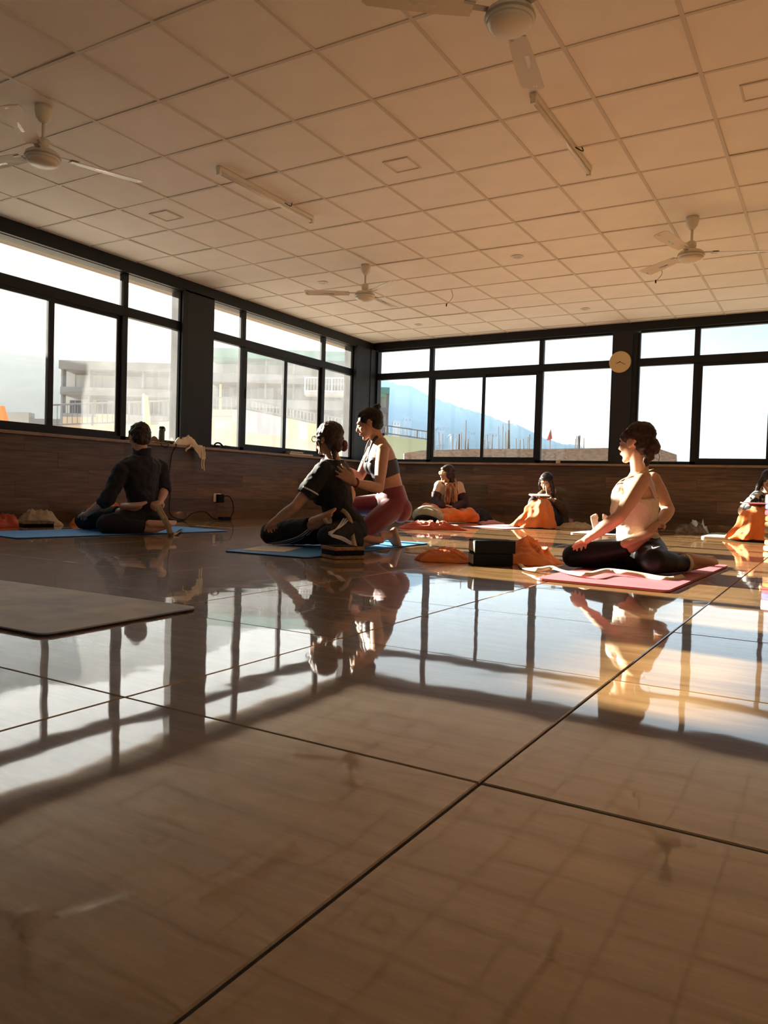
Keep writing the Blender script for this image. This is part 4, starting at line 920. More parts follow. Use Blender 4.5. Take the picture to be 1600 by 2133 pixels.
def hand(B, w, d, n, side, curl=0.5, s=1.0, spread=0.25, thumb=0.5):
    """w wrist, d towards the knuckles, n palm normal, side=+1/-1 picks the thumb's side"""
    d = Vector(d).normalized(); n = Vector(n); n = (n-d*n.dot(d)).normalized(); lat = d.cross(n)*side
    off = [0.029, 0.010, -0.010, -0.028]; ln = [0.070, 0.078, 0.072, 0.056]
    for k in range(4):
        kn = w+d*(0.085-0.004*abs(k-1))*s+lat*off[k]*s
        B.cone(w+lat*off[k]*0.55*s+d*0.01*s, kn, 0.0145*s, 0.0125*s)
        dd = (d+lat*off[k]*spread*12).normalized(); p = kn; a = curl*0.45
        for seg, fr in enumerate((0.45, 0.31, 0.24)):
            v = dd*math.cos(a)+n*math.sin(a); q = p+v*ln[k]*fr*s
            B.cone(p, q, (0.0090-0.0008*seg)*s, (0.0084-0.0009*seg)*s); p = q; a += curl*0.75
    b0 = w+d*0.022*s+lat*0.026*s+n*0.004*s; v = (d*0.75+lat*0.65+n*thumb*0.6).normalized(); p1 = b0+v*0.040*s
    B.cone(b0, p1, 0.0135*s, 0.0108*s); v2 = (d*0.95+lat*0.25+n*thumb).normalized(); B.cone(p1, p1+v2*0.030*s, 0.0105*s, 0.0085*s)
def foot(B, ank, fwd, down, s=1.0, side=1, point=0.0):
    f = Vector(fwd).normalized(); dn = Vector(down); dn = (dn-f*dn.dot(f)).normalized(); lat = f.cross(dn)*side
    heel = ank+dn*0.040*s-f*0.030*s; ball = ank+f*0.125*s+dn*(0.048+point)*s
    B.cone(ank, heel, 0.036*s, 0.031*s); B.cone(ank+f*0.01*s, ball-dn*0.010*s, 0.034*s, 0.024*s)
    for o_ in (-0.024, 0.0, 0.022): B.cone(heel+lat*o_*0.5*s, ball+lat*o_*s, 0.026*s, 0.0185*s)
    for k, (o_, l_, r_) in enumerate(((0.036, 0.045, 0.0135), (0.017, 0.046, 0.0105), (0.0, 0.041, 0.010), (-0.016, 0.034, 0.0095), (-0.031, 0.026, 0.009))):
        p = ball+lat*o_*s; B.cone(p, p+f*l_*s+dn*0.006*s, r_*1.15*s, r_*s)
def head_frame(fwd, up):
    f = Vector(fwd).normalized(); u = Vector(up); u = (u-f*u.dot(f)).normalized(); r = f.cross(u); return Matrix((r, f, u)).transposed()
def head(B, c, H, s=1.0):
    g = lambda x, y, z: c+H @ (Vector((x, y, z))*s)
    B.ell(g(0, -0.014, 0.030), (0.074*s, 0.094*s, 0.084*s), H); B.ell(g(0, 0.022, -0.022), (0.060*s, 0.070*s, 0.086*s), H)
    B.ell(g(0, 0.036, -0.072), (0.044*s, 0.048*s, 0.034*s), H); B.ell(g(0, 0.068, -0.098), (0.021*s, 0.020*s, 0.016*s), H)
    B.ell(g(0, 0.074, 0.026), (0.052*s, 0.020*s, 0.016*s), H)
    B.cone(g(0, 0.090, 0.010), g(0, 0.108, -0.026), 0.0085*s, 0.0115*s); B.ell(g(0, 0.098, -0.033), (0.017*s, 0.013*s, 0.009*s), H)
    for sx in (-1, 1):
        B.ell(g(sx*0.040, 0.060, -0.028), (0.022*s, 0.022*s, 0.024*s), H); B.ell(g(sx*0.076, -0.006, -0.010), (0.009*s, 0.020*s, 0.031*s), H); B.ell(g(sx*0.030, 0.076, -0.001), (0.017*s, 0.012*s, 0.009*s), H)
    B.ell(g(0, 0.086, -0.060), (0.023*s, 0.014*s, 0.013*s), H)
    return g
def face(root_body, g, H, s=1.0, closed=True, mouth=True):
    for sx in (-1, 1):
        b = Blob(); b.ell(g(sx*0.030, 0.0835, -0.002), (0.0125*s, 0.006*s, (0.0025 if closed else 0.006)*s), H); b.bm.normal_update(); obj('eye', b.bm, M['eye'], root_body, True)
        b = Blob(); b.ell(g(sx*0.031, 0.0900, 0.022), (0.018*s, 0.005*s, 0.0032*s), H); obj('eyebrow', b.bm, M['brow'], root_body, True)
    if mouth:
        b = Blob(); b.ell(g(0, 0.0955, -0.056), (0.0200*s, 0.006*s, 0.0042*s), H); b.ell(g(0, 0.0950, -0.0645), (0.0180*s, 0.006*s, 0.0045*s), H); obj('lips', b.bm, M['lip'], root_body, True)
def up_path(P, t):
    """point on pelvis>waist>chest>neck by arc number t in 0..3"""
    i = min(int(t), 2); return P[i].lerp(P[i+1], t-i)
def torso_secs(J, ts, male=False, inf=0.0, flatneck=True):
    P = [J['pel'], J['waist'], J['chest'], J['neck']]
    Rp = (J['hipR']-J['hipL']).normalized(); Rs = (J['shR']-J['shL']).normalized(); half = (J['shR']-J['shL']).length/2
    k = 1.12 if male else 1.0; w = J.get('wide', 1.0)*k
    tab = [(-0.45, .105, .085), (-0.2, .150, .112), (0, .165, .118), (0.5, .148, .106), (1.0, .122, .092), (1.5, .132, .100), (2.0, .142, .108), (2.35, .146, .102), (2.62, half*0.98/w, .082), (2.82, half*0.62/w, .066), (3.0, .056, .056)]
    out = []
    for t in ts:
        for a, b in zip(tab, tab[1:]):
            if a[0] <= t <= b[0]+1e-6:
                f = (t-a[0])/(b[0]-a[0]); A_ = a[1]+(b[1]-a[1])*f; D_ = a[2]+(b[2]-a[2])*f; break
        c = up_path(P, t) if t >= 0 else P[0]+(P[0]-P[1]).normalized()*(-t)*0.2
        U = (up_path(P, min(3, max(t, 0)+0.3))-up_path(P, max(0, t-0.3))).normalized()
        s = min(1, max(0, t/2.6)); rt = Rp.lerp(Rs, s); rt = (rt-U*rt.dot(U)).normalized(); fw = U.cross(rt)
        out.append((c, rt*(A_*w+inf), fw*(D_*w+inf)))
    return out
def lift(J, keys, r):
    for k in keys:
        if J[k].z < r: J[k].z = r
def fix_shoulders(J, half):
    m_ = (J['shL']+J['shR'])/2; d = (J['shR']-J['shL']).normalized(); J['shL'] = m_-d*half; J['shR'] = m_+d*half
def fix_hips(J, half):
    m_ = (J['hipL']+J['hipR'])/2; d = (J['hipR']-J['hipL']).normalized(); J['hipL'] = m_-d*half; J['hipR'] = m_+d*half
TS = [-0.45, -0.2, 0, 0.25, 0.5, 0.75, 1.0, 1.25, 1.5, 1.75, 2.0, 2.2, 2.4, 2.62, 2.82, 3.0]
def core(B, J, male=False, bust=0.0):
    k = 1.1 if male else 1.0
    B.loft(torso_secs(J, TS, male))
    Rs = (J['shR']-J['shL']).normalized(); U = (J['neck']-J['chest']).normalized(); F = U.cross(Rs)
    J['F'] = F; J['U'] = U; J['Rs'] = Rs
    if bust:
        for sx in (-1, 1): B.ell(J['chest']+Rs*sx*0.062+F*0.066-U*0.005, (0.060*bust, 0.056*bust, 0.066*bust))
    for a in 'LR':
        B.sph(J['sh'+a], 0.050*k); B.limb(J['sh'+a], J['el'+a], 0.046*k, 0.036*k, 0.006); B.limb(J['el'+a], J['wr'+a], 0.037*k, 0.024*k, 0.006)
    for a in 'LR':
        B.limb(J['hip'+a], J['kn'+a], 0.082*k, 0.055*k, 0.006); B.limb(J['kn'+a], J['an'+a], 0.053*k, 0.033*k, 0.010)
    B.cone(J['neck']-U*0.02, J['head']-J['H'].col[2]*0.055-J['H'].col[1]*0.012, 0.052*k, 0.050*k)
def person(label, base):
    t = empty('person', (base.x, base.y, 0)); tag(t, label, 'person'); return t
def decal(name, target, lines, w, m, parent, off=0.003, n=24):
    """printed stripe or mark lying on a garment: each pixel line is carried onto the cloth surface"""
    me = target.data; bvh = BVHTree.FromPolygons([v.co.copy() for v in me.vertices], [tuple(p.vertices) for p in me.polygons])
    bm = bmesh.new()
    for ln in lines:
        q = catmull([Vector((x, y, 0)) for x, y, *_ in ln], 10); ws = [l_[2] if len(l_) > 2 else w for l_ in ln]
        prev = None
        for i, p in enumerate(q):
            t = (q[min(i+1, len(q)-1)]-q[max(i-1, 0)]).normalized(); nn = Vector((-t.y, t.x, 0)); fi = i/(len(q)-1)*(len(ws)-1); a_ = min(int(fi), len(ws)-2); wd_ = ws[a_]+(ws[a_+1]-ws[a_])*(fi-a_)
            pr = []
            for sgn in (-1, 1):
                s_ = p+nn*wd_/2*sgn; h = bvh.ray_cast(CAM, ray(s_.x, s_.y).normalized())
                pr.append(h[0]+h[1]*off if h[0] is not None else None)
            if None in pr: prev = None; continue
            vs_ = [bm.verts.new(p_) for p_ in pr]
            if prev and (prev[0].co-vs_[0].co).length < 0.12: bm.faces.new((prev[0], prev[1], vs_[1], vs_[0]))
            prev = vs_
    bmesh.ops.delete(bm, geom=[v for v in bm.verts if not v.link_faces], context='VERTS')
    o = obj(name, bm, m, parent, True)
    sd = o.modifiers.new('th', 'SOLIDIFY'); sd.thickness = 0.0015
    return o
def leg_cloth(B, J, a, r_h, r_k, r_a, upto=0.86, c2=False):
    B.limb(J['hip'+a], J['kn'+a], r_h, r_k, 0.004); e = J['kn'+a].lerp(J['an'+a], upto); B.limb(J['kn'+a], e, r_k*0.97, r_a, 0.008, True, c2)

# ---- the woman in the white tank top --------------------------------------------------
J = dict(pel=at(1334, 1152, 4.55), waist=at(1326, 1108, 4.54), chest=at(1326, 1040, 4.50), neck=at(1335, 984, 4.48), head=at(1326, 922, 4.46),
         shL=at(1335, 1004, 4.35), shR=at(1360, 1000, 4.62), elL=at(1290, 1077, 4.26), wrL=at(1222, 1124, 4.36), elR=at(1393, 1062, 4.62), wrR=at(1374, 1092, 4.46),
         hipL=at(1350, 1152, 4.50), hipR=at(1318, 1152, 4.62), knR=at(1196, 1158, 4.58), anR=at(1316, 1140, 4.38), knL=at(1362, 1168, 4.20), anL=at(1438, 1184, 4.50))
lift(J, ('knR',), 0.075); lift(J, ('knL',), 0.082); lift(J, ('anL',), 0.056); fix_shoulders(J, 0.155); fix_hips(J, 0.088)
J['H'] = head_frame(CR*-0.62+CF*0.80, Vector((0, 0, 1))+CR*0.05)
ps = person('woman in an ivory tank top and black leggings twisting on the pink mat', J['pel'])
B = Blob(); core(B, J, bust=0.84); g = head(B, J['head'], J['H'], 1.02)
hand(B, J['wrL'], J['knR']-J['wrL']+Vector((0, 0, 0.055)), Vector((0, 0, -1)), 1, 0.55); hand(B, J['wrR'], at(1352, 1092, 4.36)-J['wrR'], CF*-0.2+Vector((0, 0, -1)), 1, 1.1, spread=0.1)
foot(B, J['anR'], at(1388, 1112, 4.34)-J['anR'], CR*-0.4+Vector((0, 0, 0.9))-CF*0.3, 0.90, -1); foot(B, J['anL'], at(1500, 1188, 4.58)-J['anL'], Vector((0, 0, 1))-CF*0.5, 1.0, -1)
body = B.build('body', M['skin_a'], ps, 0.0055, 5, floor=0.016); face(body, g, J['H'], 0.98)
B = Blob(); leg_cloth(B, J, 'R', 0.098, 0.072, 0.047, 0.96); leg_cloth(B, J, 'L', 0.098, 0.070, 0.044, 0.86); B.loft(torso_secs(J, [-0.45, -0.2, 0, 0.25, 0.5, 0.72, 0.9], inf=0.012))
leg = B.build('leggings', M['c_leg'], ps, 0.008, 4, 0.008, tex2, floor=0.015)
B = Blob(); B.loft(torso_secs(J, [0.66, 0.75, 1.0, 1.25, 1.5, 1.75, 2.0, 2.15], inf=0.018))
for sx in (-1, 1): B.ell(J['chest']+J['Rs']*sx*0.062+J['F']*0.056+J['U']*0.006, (0.076, 0.066, 0.092)); B.ell(J['chest']+J['Rs']*sx*0.058+J['F']*0.054-J['U']*0.07, (0.076, 0.064, 0.09))
top = B.build('tank_top', M['c_tank'], ps, 0.007, 4, 0.016)
for sx in (-1, 1):
    a_ = J['chest']+J['Rs']*sx*0.085+J['F']*0.118+J['U']*0.05; b_ = up_path([J['pel'], J['waist'], J['chest'], J['neck']], 2.74)+J['Rs']*sx*0.088+J['U']*0.016; c_ = J['chest']+J['Rs']*sx*0.055-J['F']*0.118+J['U']*0.02
    ribbon('shoulder_strap', [a_, a_.lerp(b_, 0.55)+J['F']*0.028+J['U']*0.01, b_+J['U']*0.008, b_.lerp(c_, 0.5)-J['F']*0.018+J['U']*0.016, c_], 0.012, M['c_tank'], ps, lambda t_, F=J['F'], U=J['U']: (F*(1-2*t_)+U*(1-abs(1-2*t_))).normalized(), 0.004)
B = Blob(); H = J['H']; s = 0.98
B.ell(g(0, -0.024, 0.040), (0.083*s, 0.097*s, 0.085*s), H); B.ell(g(0, -0.062, -0.012), (0.074*s, 0.058*s, 0.070*s), H); B.ell(g(0.0, -0.104, -0.030), (0.046, 0.042, 0.050), H); B.ell(g(-0.022, -0.100, -0.072), (0.034, 0.030, 0.045), H); B.ell(g(-0.030, -0.088, -0.115), (0.022, 0.020, 0.030), H)
for sx in (-1, 1): B.ell(g(sx*0.068, 0.010, 0.030), (0.018, 0.052, 0.040), H)
hr = B.build('hair', M['hair_br'], ps, 0.005, 2, 0.014, texh)
for (x0, y0), (x1, y1), (x2, y2) in (((1364, 935), (1374, 950), (1370, 965)),):
    bm = bmesh.new(); add_tube(bm, catmull([at(x0, y0, 4.42), at(x1, y1, 4.40), at(x2, y2, 4.40)], 6), 0.0016, 5); obj('hair_strand', bm, M['hair_br'], ps)
bm = bmesh.new(); nb_ = J['neck']+J['U']*0.006
add_tube(bm, [nb_+J['Rs']*math.cos(a_)*0.060+J['F']*math.sin(a_)*0.066-J['U']*(0.006+0.030*math.sin(a_)) for a_ in [2*math.pi*k/30 for k in range(31)]], 0.0022, 5); obj('necklace', bm, M['gold'], ps, True)
decal('logo_swoosh', leg, [[(1358, 1139, 0.6), (1361, 1143, 3.4), (1366, 1142, 2.6), (1376, 1138, 0.4)]], 3, M['c_white'], leg)
# strap looped round her shin and trailing over the mat
st = empty('yoga_strap', (2.2, 1.5, 0)); tag(st, 'cream cotton yoga strap trailing across the pink mat and round the shin', 'strap')
sp = [on_z(1082, 1172, 0.004), on_z(1092, 1183, 0.012), on_z(1120, 1186, 0.022), on_z(1150, 1183, 0.024), on_z(1185, 1192, 0.030), on_z(1225, 1196, 0.034), on_z(1262, 1189, 0.036), on_z(1300, 1192, 0.036), on_z(1345, 1199, 0.026), on_z(1392, 1206, 0.020), on_z(1424, 1200, 0.022)]
ribbon('strap_band', sp, 0.030, M['cream'], st, (0.35, -0.75, 0.6), 0.003)
q0 = J['knL'].lerp(J['anL'], 0.76); ax_ = (J['anL']-J['knL']).normalized(); bb = basis(ax_)
bm = bmesh.new(); rr = 0.062; ringp = [q0+bb @ Vector((math.cos(a_)*rr, math.sin(a_)*rr, 0)) for a_ in [2*math.pi*k/24 for k in range(24)]]
for k in range(24):
    p_, q_ = ringp[k], ringp[(k+1) % 24]; e_ = ax_*0.019
    v = [bm.verts.new(x_) for x_ in (p_-e_, q_-e_, q_+e_, p_+e_)]; [setattr(x_.co, 'z', max(x_.co.z, 0.017)) for x_ in v]; bm.faces.new(v)
bmesh.ops.remove_doubles(bm, verts=bm.verts[:], dist=0.0003); lo = obj('strap_loop', bm, M['cream'], st, True); sd = lo.modifiers.new('th', 'SOLIDIFY'); sd.thickness = 0.003

# ---- the woman with glasses ----------------------------------------------------------
J = dict(pel=at(722, 1106, 5.62), waist=at(705, 1064, 5.60), chest=at(692, 1006, 5.56), neck=at(694, 953, 5.54), head=at(684, 914, 5.52),
         shL=at(676, 980, 5.42), shR=at(708, 976, 5.70), elL=at(614, 1056, 5.34), wrL=at(566, 1090, 5.42), elR=at(731, 1030, 5.76), wrR=at(720, 1060, 5.62),
         hipL=at(736, 1104, 5.58), hipR=at(704, 1104, 5.70), knR=at(564, 1112, 5.68), anR=at(662, 1092, 5.42), knL=at(684, 1118, 5.28), anL=at(752, 1134, 5.58))
lift(J, ('knR',), 0.075); lift(J, ('knL',), 0.085); lift(J, ('anL',), 0.048); fix_shoulders(J, 0.160); fix_hips(J, 0.09)
J['H'] = head_frame(CR*-0.84+CF*0.54, Vector((0, 0, 1)))
ps = person('woman in glasses, black T-shirt and striped track pants twisting on the blue mat', J['pel'])
B = Blob(); core(B, J, bust=1.0); g = head(B, J['head'], J['H'], 1.0)
hand(B, J['wrL'], J['knR']-J['wrL']+Vector((0, 0, 0.05)), Vector((0, 0, -1))+CR*0.3, 1, 0.9); hand(B, J['wrR'], at(704, 1064, 5.5)-J['wrR'], Vector((0, 0, -1)), 1, 1.0, spread=0.1)
foot(B, J['anR'], at(716, 1072, 5.36)-J['anR'], CR*-0.4+Vector((0, 0, 0.9))-CF*0.3, 0.92, -1); foot(B, J['anL'], at(796, 1140, 5.64)-J['anL'], Vector((0, 0, 1))-CF*0.4, 0.98, -1)
body = B.build('body', M['skin_b'], ps, 0.006, 5, floor=0.010); face(body, g, J['H'])
B = Blob(); leg_cloth(B, J, 'R', 0.104, 0.082, 0.062, 0.84); leg_cloth(B, J, 'L', 0.104, 0.080, 0.062, 0.90); B.loft(torso_secs(J, [-0.45, -0.2, 0, 0.25, 0.5, 0.7], inf=0.012))
pants = B.build('track_pants', M['c_black'], ps, 0.008, 4, 0.016, floor=0.0105)
B = Blob(); B.loft(torso_secs(J, [0.25, 0.5, 0.75, 1.0, 1.25, 1.5, 1.75, 2.0, 2.2, 2.4, 2.62, 2.82, 2.93], inf=0.022))
for sx in (-1, 1): B.ell(J['chest']+J['Rs']*sx*0.062+J['F']*0.066, (0.074, 0.066, 0.080)); B.ell(J['chest']+J['Rs']*sx*0.058+J['F']*0.060-J['U']*0.07, (0.076, 0.064, 0.10))
for a_ in 'LR': B.limb(J['sh'+a_], J['sh'+a_].lerp(J['el'+a_], 0.68), 0.070, 0.066, 0.0, True, False)
tee = B.build('t_shirt', M['c_black'], ps, 0.008, 4, 0.022)
for dx, dy in ((0, 0), (5, 2.4), (10, 4.8)):
    decal('stripe', pants, [[(733-dx*0.9, 1062+dy*0.4), (728-dx, 1078), (712-dx*0.8, 1096+dy*0.3), (684+dx*0.4, 1110+dy)]], 2.6, M['c_white'], pants)
    decal('stripe', pants, [[(684+dx*0.6, 1113+dy*0.9), (712, 1119+dy*1.2), (732, 1130+dy*1.1), (748, 1140+dy*0.9), (768, 1146+dy*0.4)]], 2.4, M['c_white'], pants)
    decal('stripe', pants, [[(556+dx*1.2, 1132+dy*0.2), (592+dx, 1126+dy), (622+dx*0.8, 1116+dy*0.9), (646+dx*0.7, 1099+dy*0.8)]], 2.0, M['c_white'], pants)
decal('sleeve_stripe', tee, [[(632, 1014), (650, 1023), (664, 1031)]], 3.4, M['c_white'], tee)
B = Blob(); H = J['H']
B.ell(g(0, -0.020, 0.038), (0.088, 0.104, 0.090), H); B.ell(g(0, -0.055, -0.010), (0.080, 0.064, 0.078), H); B.ell(g(-0.01, -0.088, -0.062), (0.046, 0.034, 0.040), H); B.ell(g(-0.03, -0.075, -0.105), (0.026, 0.022, 0.050), H)
for sx in (-1, 1): B.ell(g(sx*0.070, 0.012, 0.018), (0.016, 0.050, 0.050), H); B.cone(g(sx*0.070, 0.030, -0.02), g(sx*0.060, 0.020, -0.115), 0.009, 0.004)
B.build('hair', M['hair_br'], ps, 0.005, 2, 0.012, texh)
B = Blob(); B.ell(g(0.055, -0.098, -0.050), (0.030, 0.030, 0.044), H); B.build('scrunchie', mat('burgundy_velvet', (0.12, 0.01, 0.02), 0.7, sheen=0.4), ps, 0.005, 2, 0.01, texh)
gl = empty('x', (0, 0, 0)); bpy.data.objects.remove(gl)
gp = None
bm = bmesh.new()
for sx in (-1, 1):
    rim = [g(sx*0.034+0.026*math.cos(a_), 0.104, 0.0+0.020*math.sin(a_)) for a_ in [2*math.pi*k/16 for k in range(17)]]; add_tube(bm, rim, 0.0030, 6)
    add_tube(bm, [g(sx*0.060, 0.104, 0.006), g(sx*0.078, 0.04, 0.006), g(sx*0.080, -0.004, 0.002)], 0.0028, 6)
add_tube(bm, [g(-0.009, 0.106, 0.004), g(0.009, 0.106, 0.004)], 0.003, 6)
glasses = obj('glasses', bm, M['foam_blk'], ps, True); glasses['label'] = 'black framed glasses'
ribbon('foot_band', [J['anR']+(at(716, 1072, 5.36)-J['anR'])*0.36+Vector((0, 0, 0.018))+basis(at(716, 1072, 5.36)-J['anR']) @ Vector((math.cos(a_)*0.043, math.sin(a_)*0.046, 0)) for a_ in [2*math.pi*k/12 for k in range(13)]], 0.03, M['cream'], ps, lambda t_, D=(at(716, 1072, 5.36)-J['anR']).normalized(): D.orthogonal() if False else (basis(D) @ Vector((math.cos(2*math.pi*t_), math.sin(2*math.pi*t_), 0))), 0.003)
st = empty('yoga_strap', J['wrR']*1.0); st.location.z = 0; tag(st, 'beige strap hanging from the held foot of the woman in track pants', 'strap')
ribbon('strap_band', [at(712, 1062, 5.45), at(722, 1070, 5.43), at(730, 1085, 5.42), at(733, 1108, 5.42), on_z(742, 1150, 0.012)], 0.030, M['beige'], st, lambda t_: -CF, 0.003)

# ---- the man in the fleece -------------------------------------------------------------
J = dict(pel=at(302, 1076, 6.62), waist=at(298, 1048, 6.60), chest=at(292, 992, 6.56), neck=at(296, 946, 6.54), head=at(291, 911, 6.50),
         shL=at(264, 980, 6.44), shR=at(322, 974, 6.64), elL=at(224, 1040, 6.36), wrL=at(182, 1070, 6.46), elR=at(344, 1016, 6.70), wrR=at(334, 1046, 6.56),
         hipL=at(318, 1078, 6.56), hipR=at(288, 1078, 6.70), knR=at(176, 1083, 6.72), anR=at(266, 1064, 6.44), knL=at(222, 1092, 6.30), anL=at(318, 1102, 6.44))
lift(J, ('knR',), 0.085); lift(J, ('knL',), 0.085); lift(J, ('anL',), 0.05); fix_shoulders(J, 0.185); fix_hips(J, 0.09)
J['H'] = head_frame(CR*-0.62+CF*0.80, Vector((0, 0, 1)))
ps = person('man with short hair in a black fleece and black trousers twisting on the blue mat', J['pel'])
B = Blob(); core(B, J, male=True); g = head(B, J['head'], J['H'], 1.06)
hand(B, J['wrL'], J['knR']-J['wrL']+Vector((0, 0, 0.055)), Vector((0, 0, -1)), 1, 0.8, 1.1); hand(B, J['wrR'], at(318, 1050, 6.42)-J['wrR'], Vector((0, 0, -1)), 1, 1.1, 1.1, spread=0.1)
foot(B, J['anR'], at(334, 1062, 6.36)-J['anR'], CR*-0.4+Vector((0, 0, 0.9))-CF*0.3, 1.0, -1); foot(B, J['anL'], at(368, 1104, 6.52)-J['anL'], Vector((0, 0, 1))-CF*0.4, 1.08, -1)
body = B.build('body', M['skin_c'], ps, 0.0065, 5, floor=0.010); face(body, g, J['H'], 1.06)
B = Blob(); leg_cloth(B, J, 'R', 0.108, 0.085, 0.060, 0.80); leg_cloth(B, J, 'L', 0.108, 0.084, 0.060, 0.82); B.loft(torso_secs(J, [-0.45, -0.2, 0, 0.25, 0.5, 0.7], True, 0.012))
B.build('trousers', M['c_black'], ps, 0.009, 4, 0.016, floor=0.0105)
B = Blob(); B.loft(torso_secs(J, [0.1, 0.25, 0.5, 0.75, 1.0, 1.25, 1.5, 1.75, 2.0, 2.2, 2.4, 2.62, 2.82, 2.95], True, 0.020))
for a_ in 'LR': B.limb(J['sh'+a_], J['el'+a_], 0.074, 0.062, 0.0); B.limb(J['el'+a_], J['el'+a_].lerp(J['wr'+a_], 0.28), 0.062, 0.060, 0.0, True, False)
B.build('fleece', M['c_fleece'], ps, 0.009, 4, 0.022)
B = Blob(); U = J['U']; nk = J['neck']
B.loft([(nk-U*0.02, J['Rs']*0.085, J['F']*0.085), (nk+U*0.022, J['Rs']*0.078, J['F']*0.082), (nk+U*0.060+J['F']*0.006, J['Rs']*0.080, J['F']*0.092)])
B.build('collar', M['c_fleece'], ps, 0.008, 2)
B = Blob(); H = J['H']; s = 1.06
B.ell(g(0, -0.020, 0.036), (0.080*s, 0.095*s, 0.085*s), H); B.ell(g(0, -0.048, -0.008), (0.074*s, 0.058*s, 0.060*s), H); B.ell(g(0, 0.034, 0.076), (0.060*s, 0.048*s, 0.034*s), H)
for sx in (-1, 1): B.ell(g(sx*0.070, 0.012, 0.018), (0.012, 0.040, 0.042), H)
B.build('hair', M['hair_gy'], ps, 0.005, 1, 0.022, texh)
st = empty('yoga_strap', on_z(352, 1112)); tag(st, 'beige strap hanging from the hand of the man to the blue mat', 'strap')
for o_ in (0, 5): ribbon('strap_band', [at(326+o_, 1052, 6.38), at(332+o_, 1066, 6.36), at(341+o_, 1082, 6.35), at(350+o_*0.6, 1100, 6.35), on_z(354+o_, 1113, 0.012), on_z(368, 1110-o_*0.8, 0.018), on_z(378, 1106-o_, 0.012)], 0.034, M['beige'], st, lambda t_: -CF+Vector((0, 0, 0.3*t_)), 0.003)

# ---- the instructor --------------------------------------------------------------------
J = dict(pel=at(818, 1052, 5.92), waist=at(813, 1012, 5.92), chest=at(797, 966, 5.90), neck=at(788, 915, 5.88), head=at(770, 882, 5.86),
         shL=at(798, 938, 5.74), shR=at(776, 940, 6.06), elL=at(790, 1017, 5.54), wrL=at(738, 1005, 5.36), elR=at(748, 996, 6.04), wrR=at(720, 976, 5.86),
         hipL=at(822, 1056, 5.83), hipR=at(808, 1052, 6.01), knL=at(744, 1118, 5.68), anL=at(814, 1116, 5.90), knR=at(728, 1054, 5.98), anR=at(744, 1132, 6.10))
lift(J, ('knL',), 0.075); lift(J, ('anL',), 0.075); lift(J, ('anR',), 0.09); fix_shoulders(J, 0.155); fix_hips(J, 0.09)
J['H'] = head_frame(CR*-0.95+CF*0.10+Vector((0, 0, -0.30)), Vector((0, 0, 1)))
ps = person('kneeling instructor in a charcoal sports bra and maroon leggings adjusting the woman in glasses', J['pel'])
B = Blob(); core(B, J, bust=1.05); g = head(B, J['head'], J['H'], 1.0)
hand(B, J['wrL'], at(708, 982, 5.34)-J['wrL'], CF, -1, 0.10, spread=0.7, thumb=0.15); hand(B, J['wrR'], at(700, 970, 5.76)-J['wrR'], CR*-0.6-CF*0.6, 1, 0.25, spread=0.3)
foot(B, J['anL'], Vector((0, 0, -1))+CR*0.30, CR*0.9+Vector((0, 0, -0.1)), 0.95); foot(B, J['anR'], CR*-1.0+CF*0.1, Vector((0, 0, -1)), 0.95)
body = B.build('body', M['skin_b'], ps, 0.006, 5, floor=0.0085); face(body, g, J['H'])
B = Blob(); leg_cloth(B, J, 'R', 0.094, 0.068, 0.048, 0.75); leg_cloth(B, J, 'L', 0.094, 0.068, 0.048, 0.62); B.loft(torso_secs(J, [-0.45, -0.2, 0, 0.25, 0.5, 0.75, 0.92], inf=0.007))
RsP = (J['hipR']-J['hipL']).normalized(); FP = Vector((0, 0, 1)).cross(RsP)
for sx in (-1, 1): B.ell(J['pel']+RsP*sx*0.075-FP*0.045-Vector((0, 0, 0.030)), (0.088, 0.088, 0.100))
lg = B.build('leggings', M['c_maroon'], ps, 0.007, 5, floor=0.009)
B = Blob(); B.loft(torso_secs(J, [1.42, 1.6, 1.75, 2.0, 2.1], inf=0.007))
for sx in (-1, 1): B.ell(J['chest']+J['Rs']*sx*0.064+J['F']*0.070, (0.068, 0.064, 0.072))
B.build('sports_bra', M['c_bra'], ps, 0.006, 4)
for sx in (-1, 1):
    a_ = J['chest']+J['Rs']*sx*0.075+J['F']*0.138+J['U']*0.045; b_ = J['neck']+J['Rs']*sx*0.056+J['F']*0.036+J['U']*0.012; c_ = J['neck']+J['Rs']*sx*0.012-J['F']*0.054+J['U']*0.030
    ribbon('halter_strap', [a_, a_.lerp(b_, 0.5)+J['F']*0.012, b_+J['Rs']*sx*0.006, c_], 0.020, M['c_bra'], ps, lambda t_, F=J['F'], U=J['U'], S=J['Rs']*sx: (F*(1-t_*1.4)+S*0.8*t_).normalized(), 0.004)
B = Blob(); H = J['H']
B.ell(g(0, -0.024, 0.036), (0.079, 0.095, 0.083), H); B.ell(g(0, -0.050, -0.008), (0.073, 0.056, 0.066), H); B.ell(g(0.0, -0.085, 0.096), (0.030, 0.028, 0.030), H); B.ell(g(0.012, -0.104, 0.104), (0.020, 0.018, 0.022), H); B.ell(g(0, 0.030, 0.080), (0.056, 0.046, 0.030), H)
for sx in (-1, 1): B.ell(g(sx*0.066, 0.016, 0.036), (0.012, 0.044, 0.034), H)
B.build('hair', M['hair_dk'], ps, 0.005, 2, 0.008, texh)
bm = bmesh.new(); q0 = J['wrL'].lerp(J['elL'], 0.06); bb = basis(J['elL']-J['wrL']); add_tube(bm, [q0+bb @ Vector((math.cos(a_)*0.030, math.sin(a_)*0.030, 0)) for a_ in [2*math.pi*k/16 for k in range(17)]], 0.006, 6); obj('bracelet', bm, mat('red_thread', (0.25, 0.04, 0.05), 0.7), ps, True)
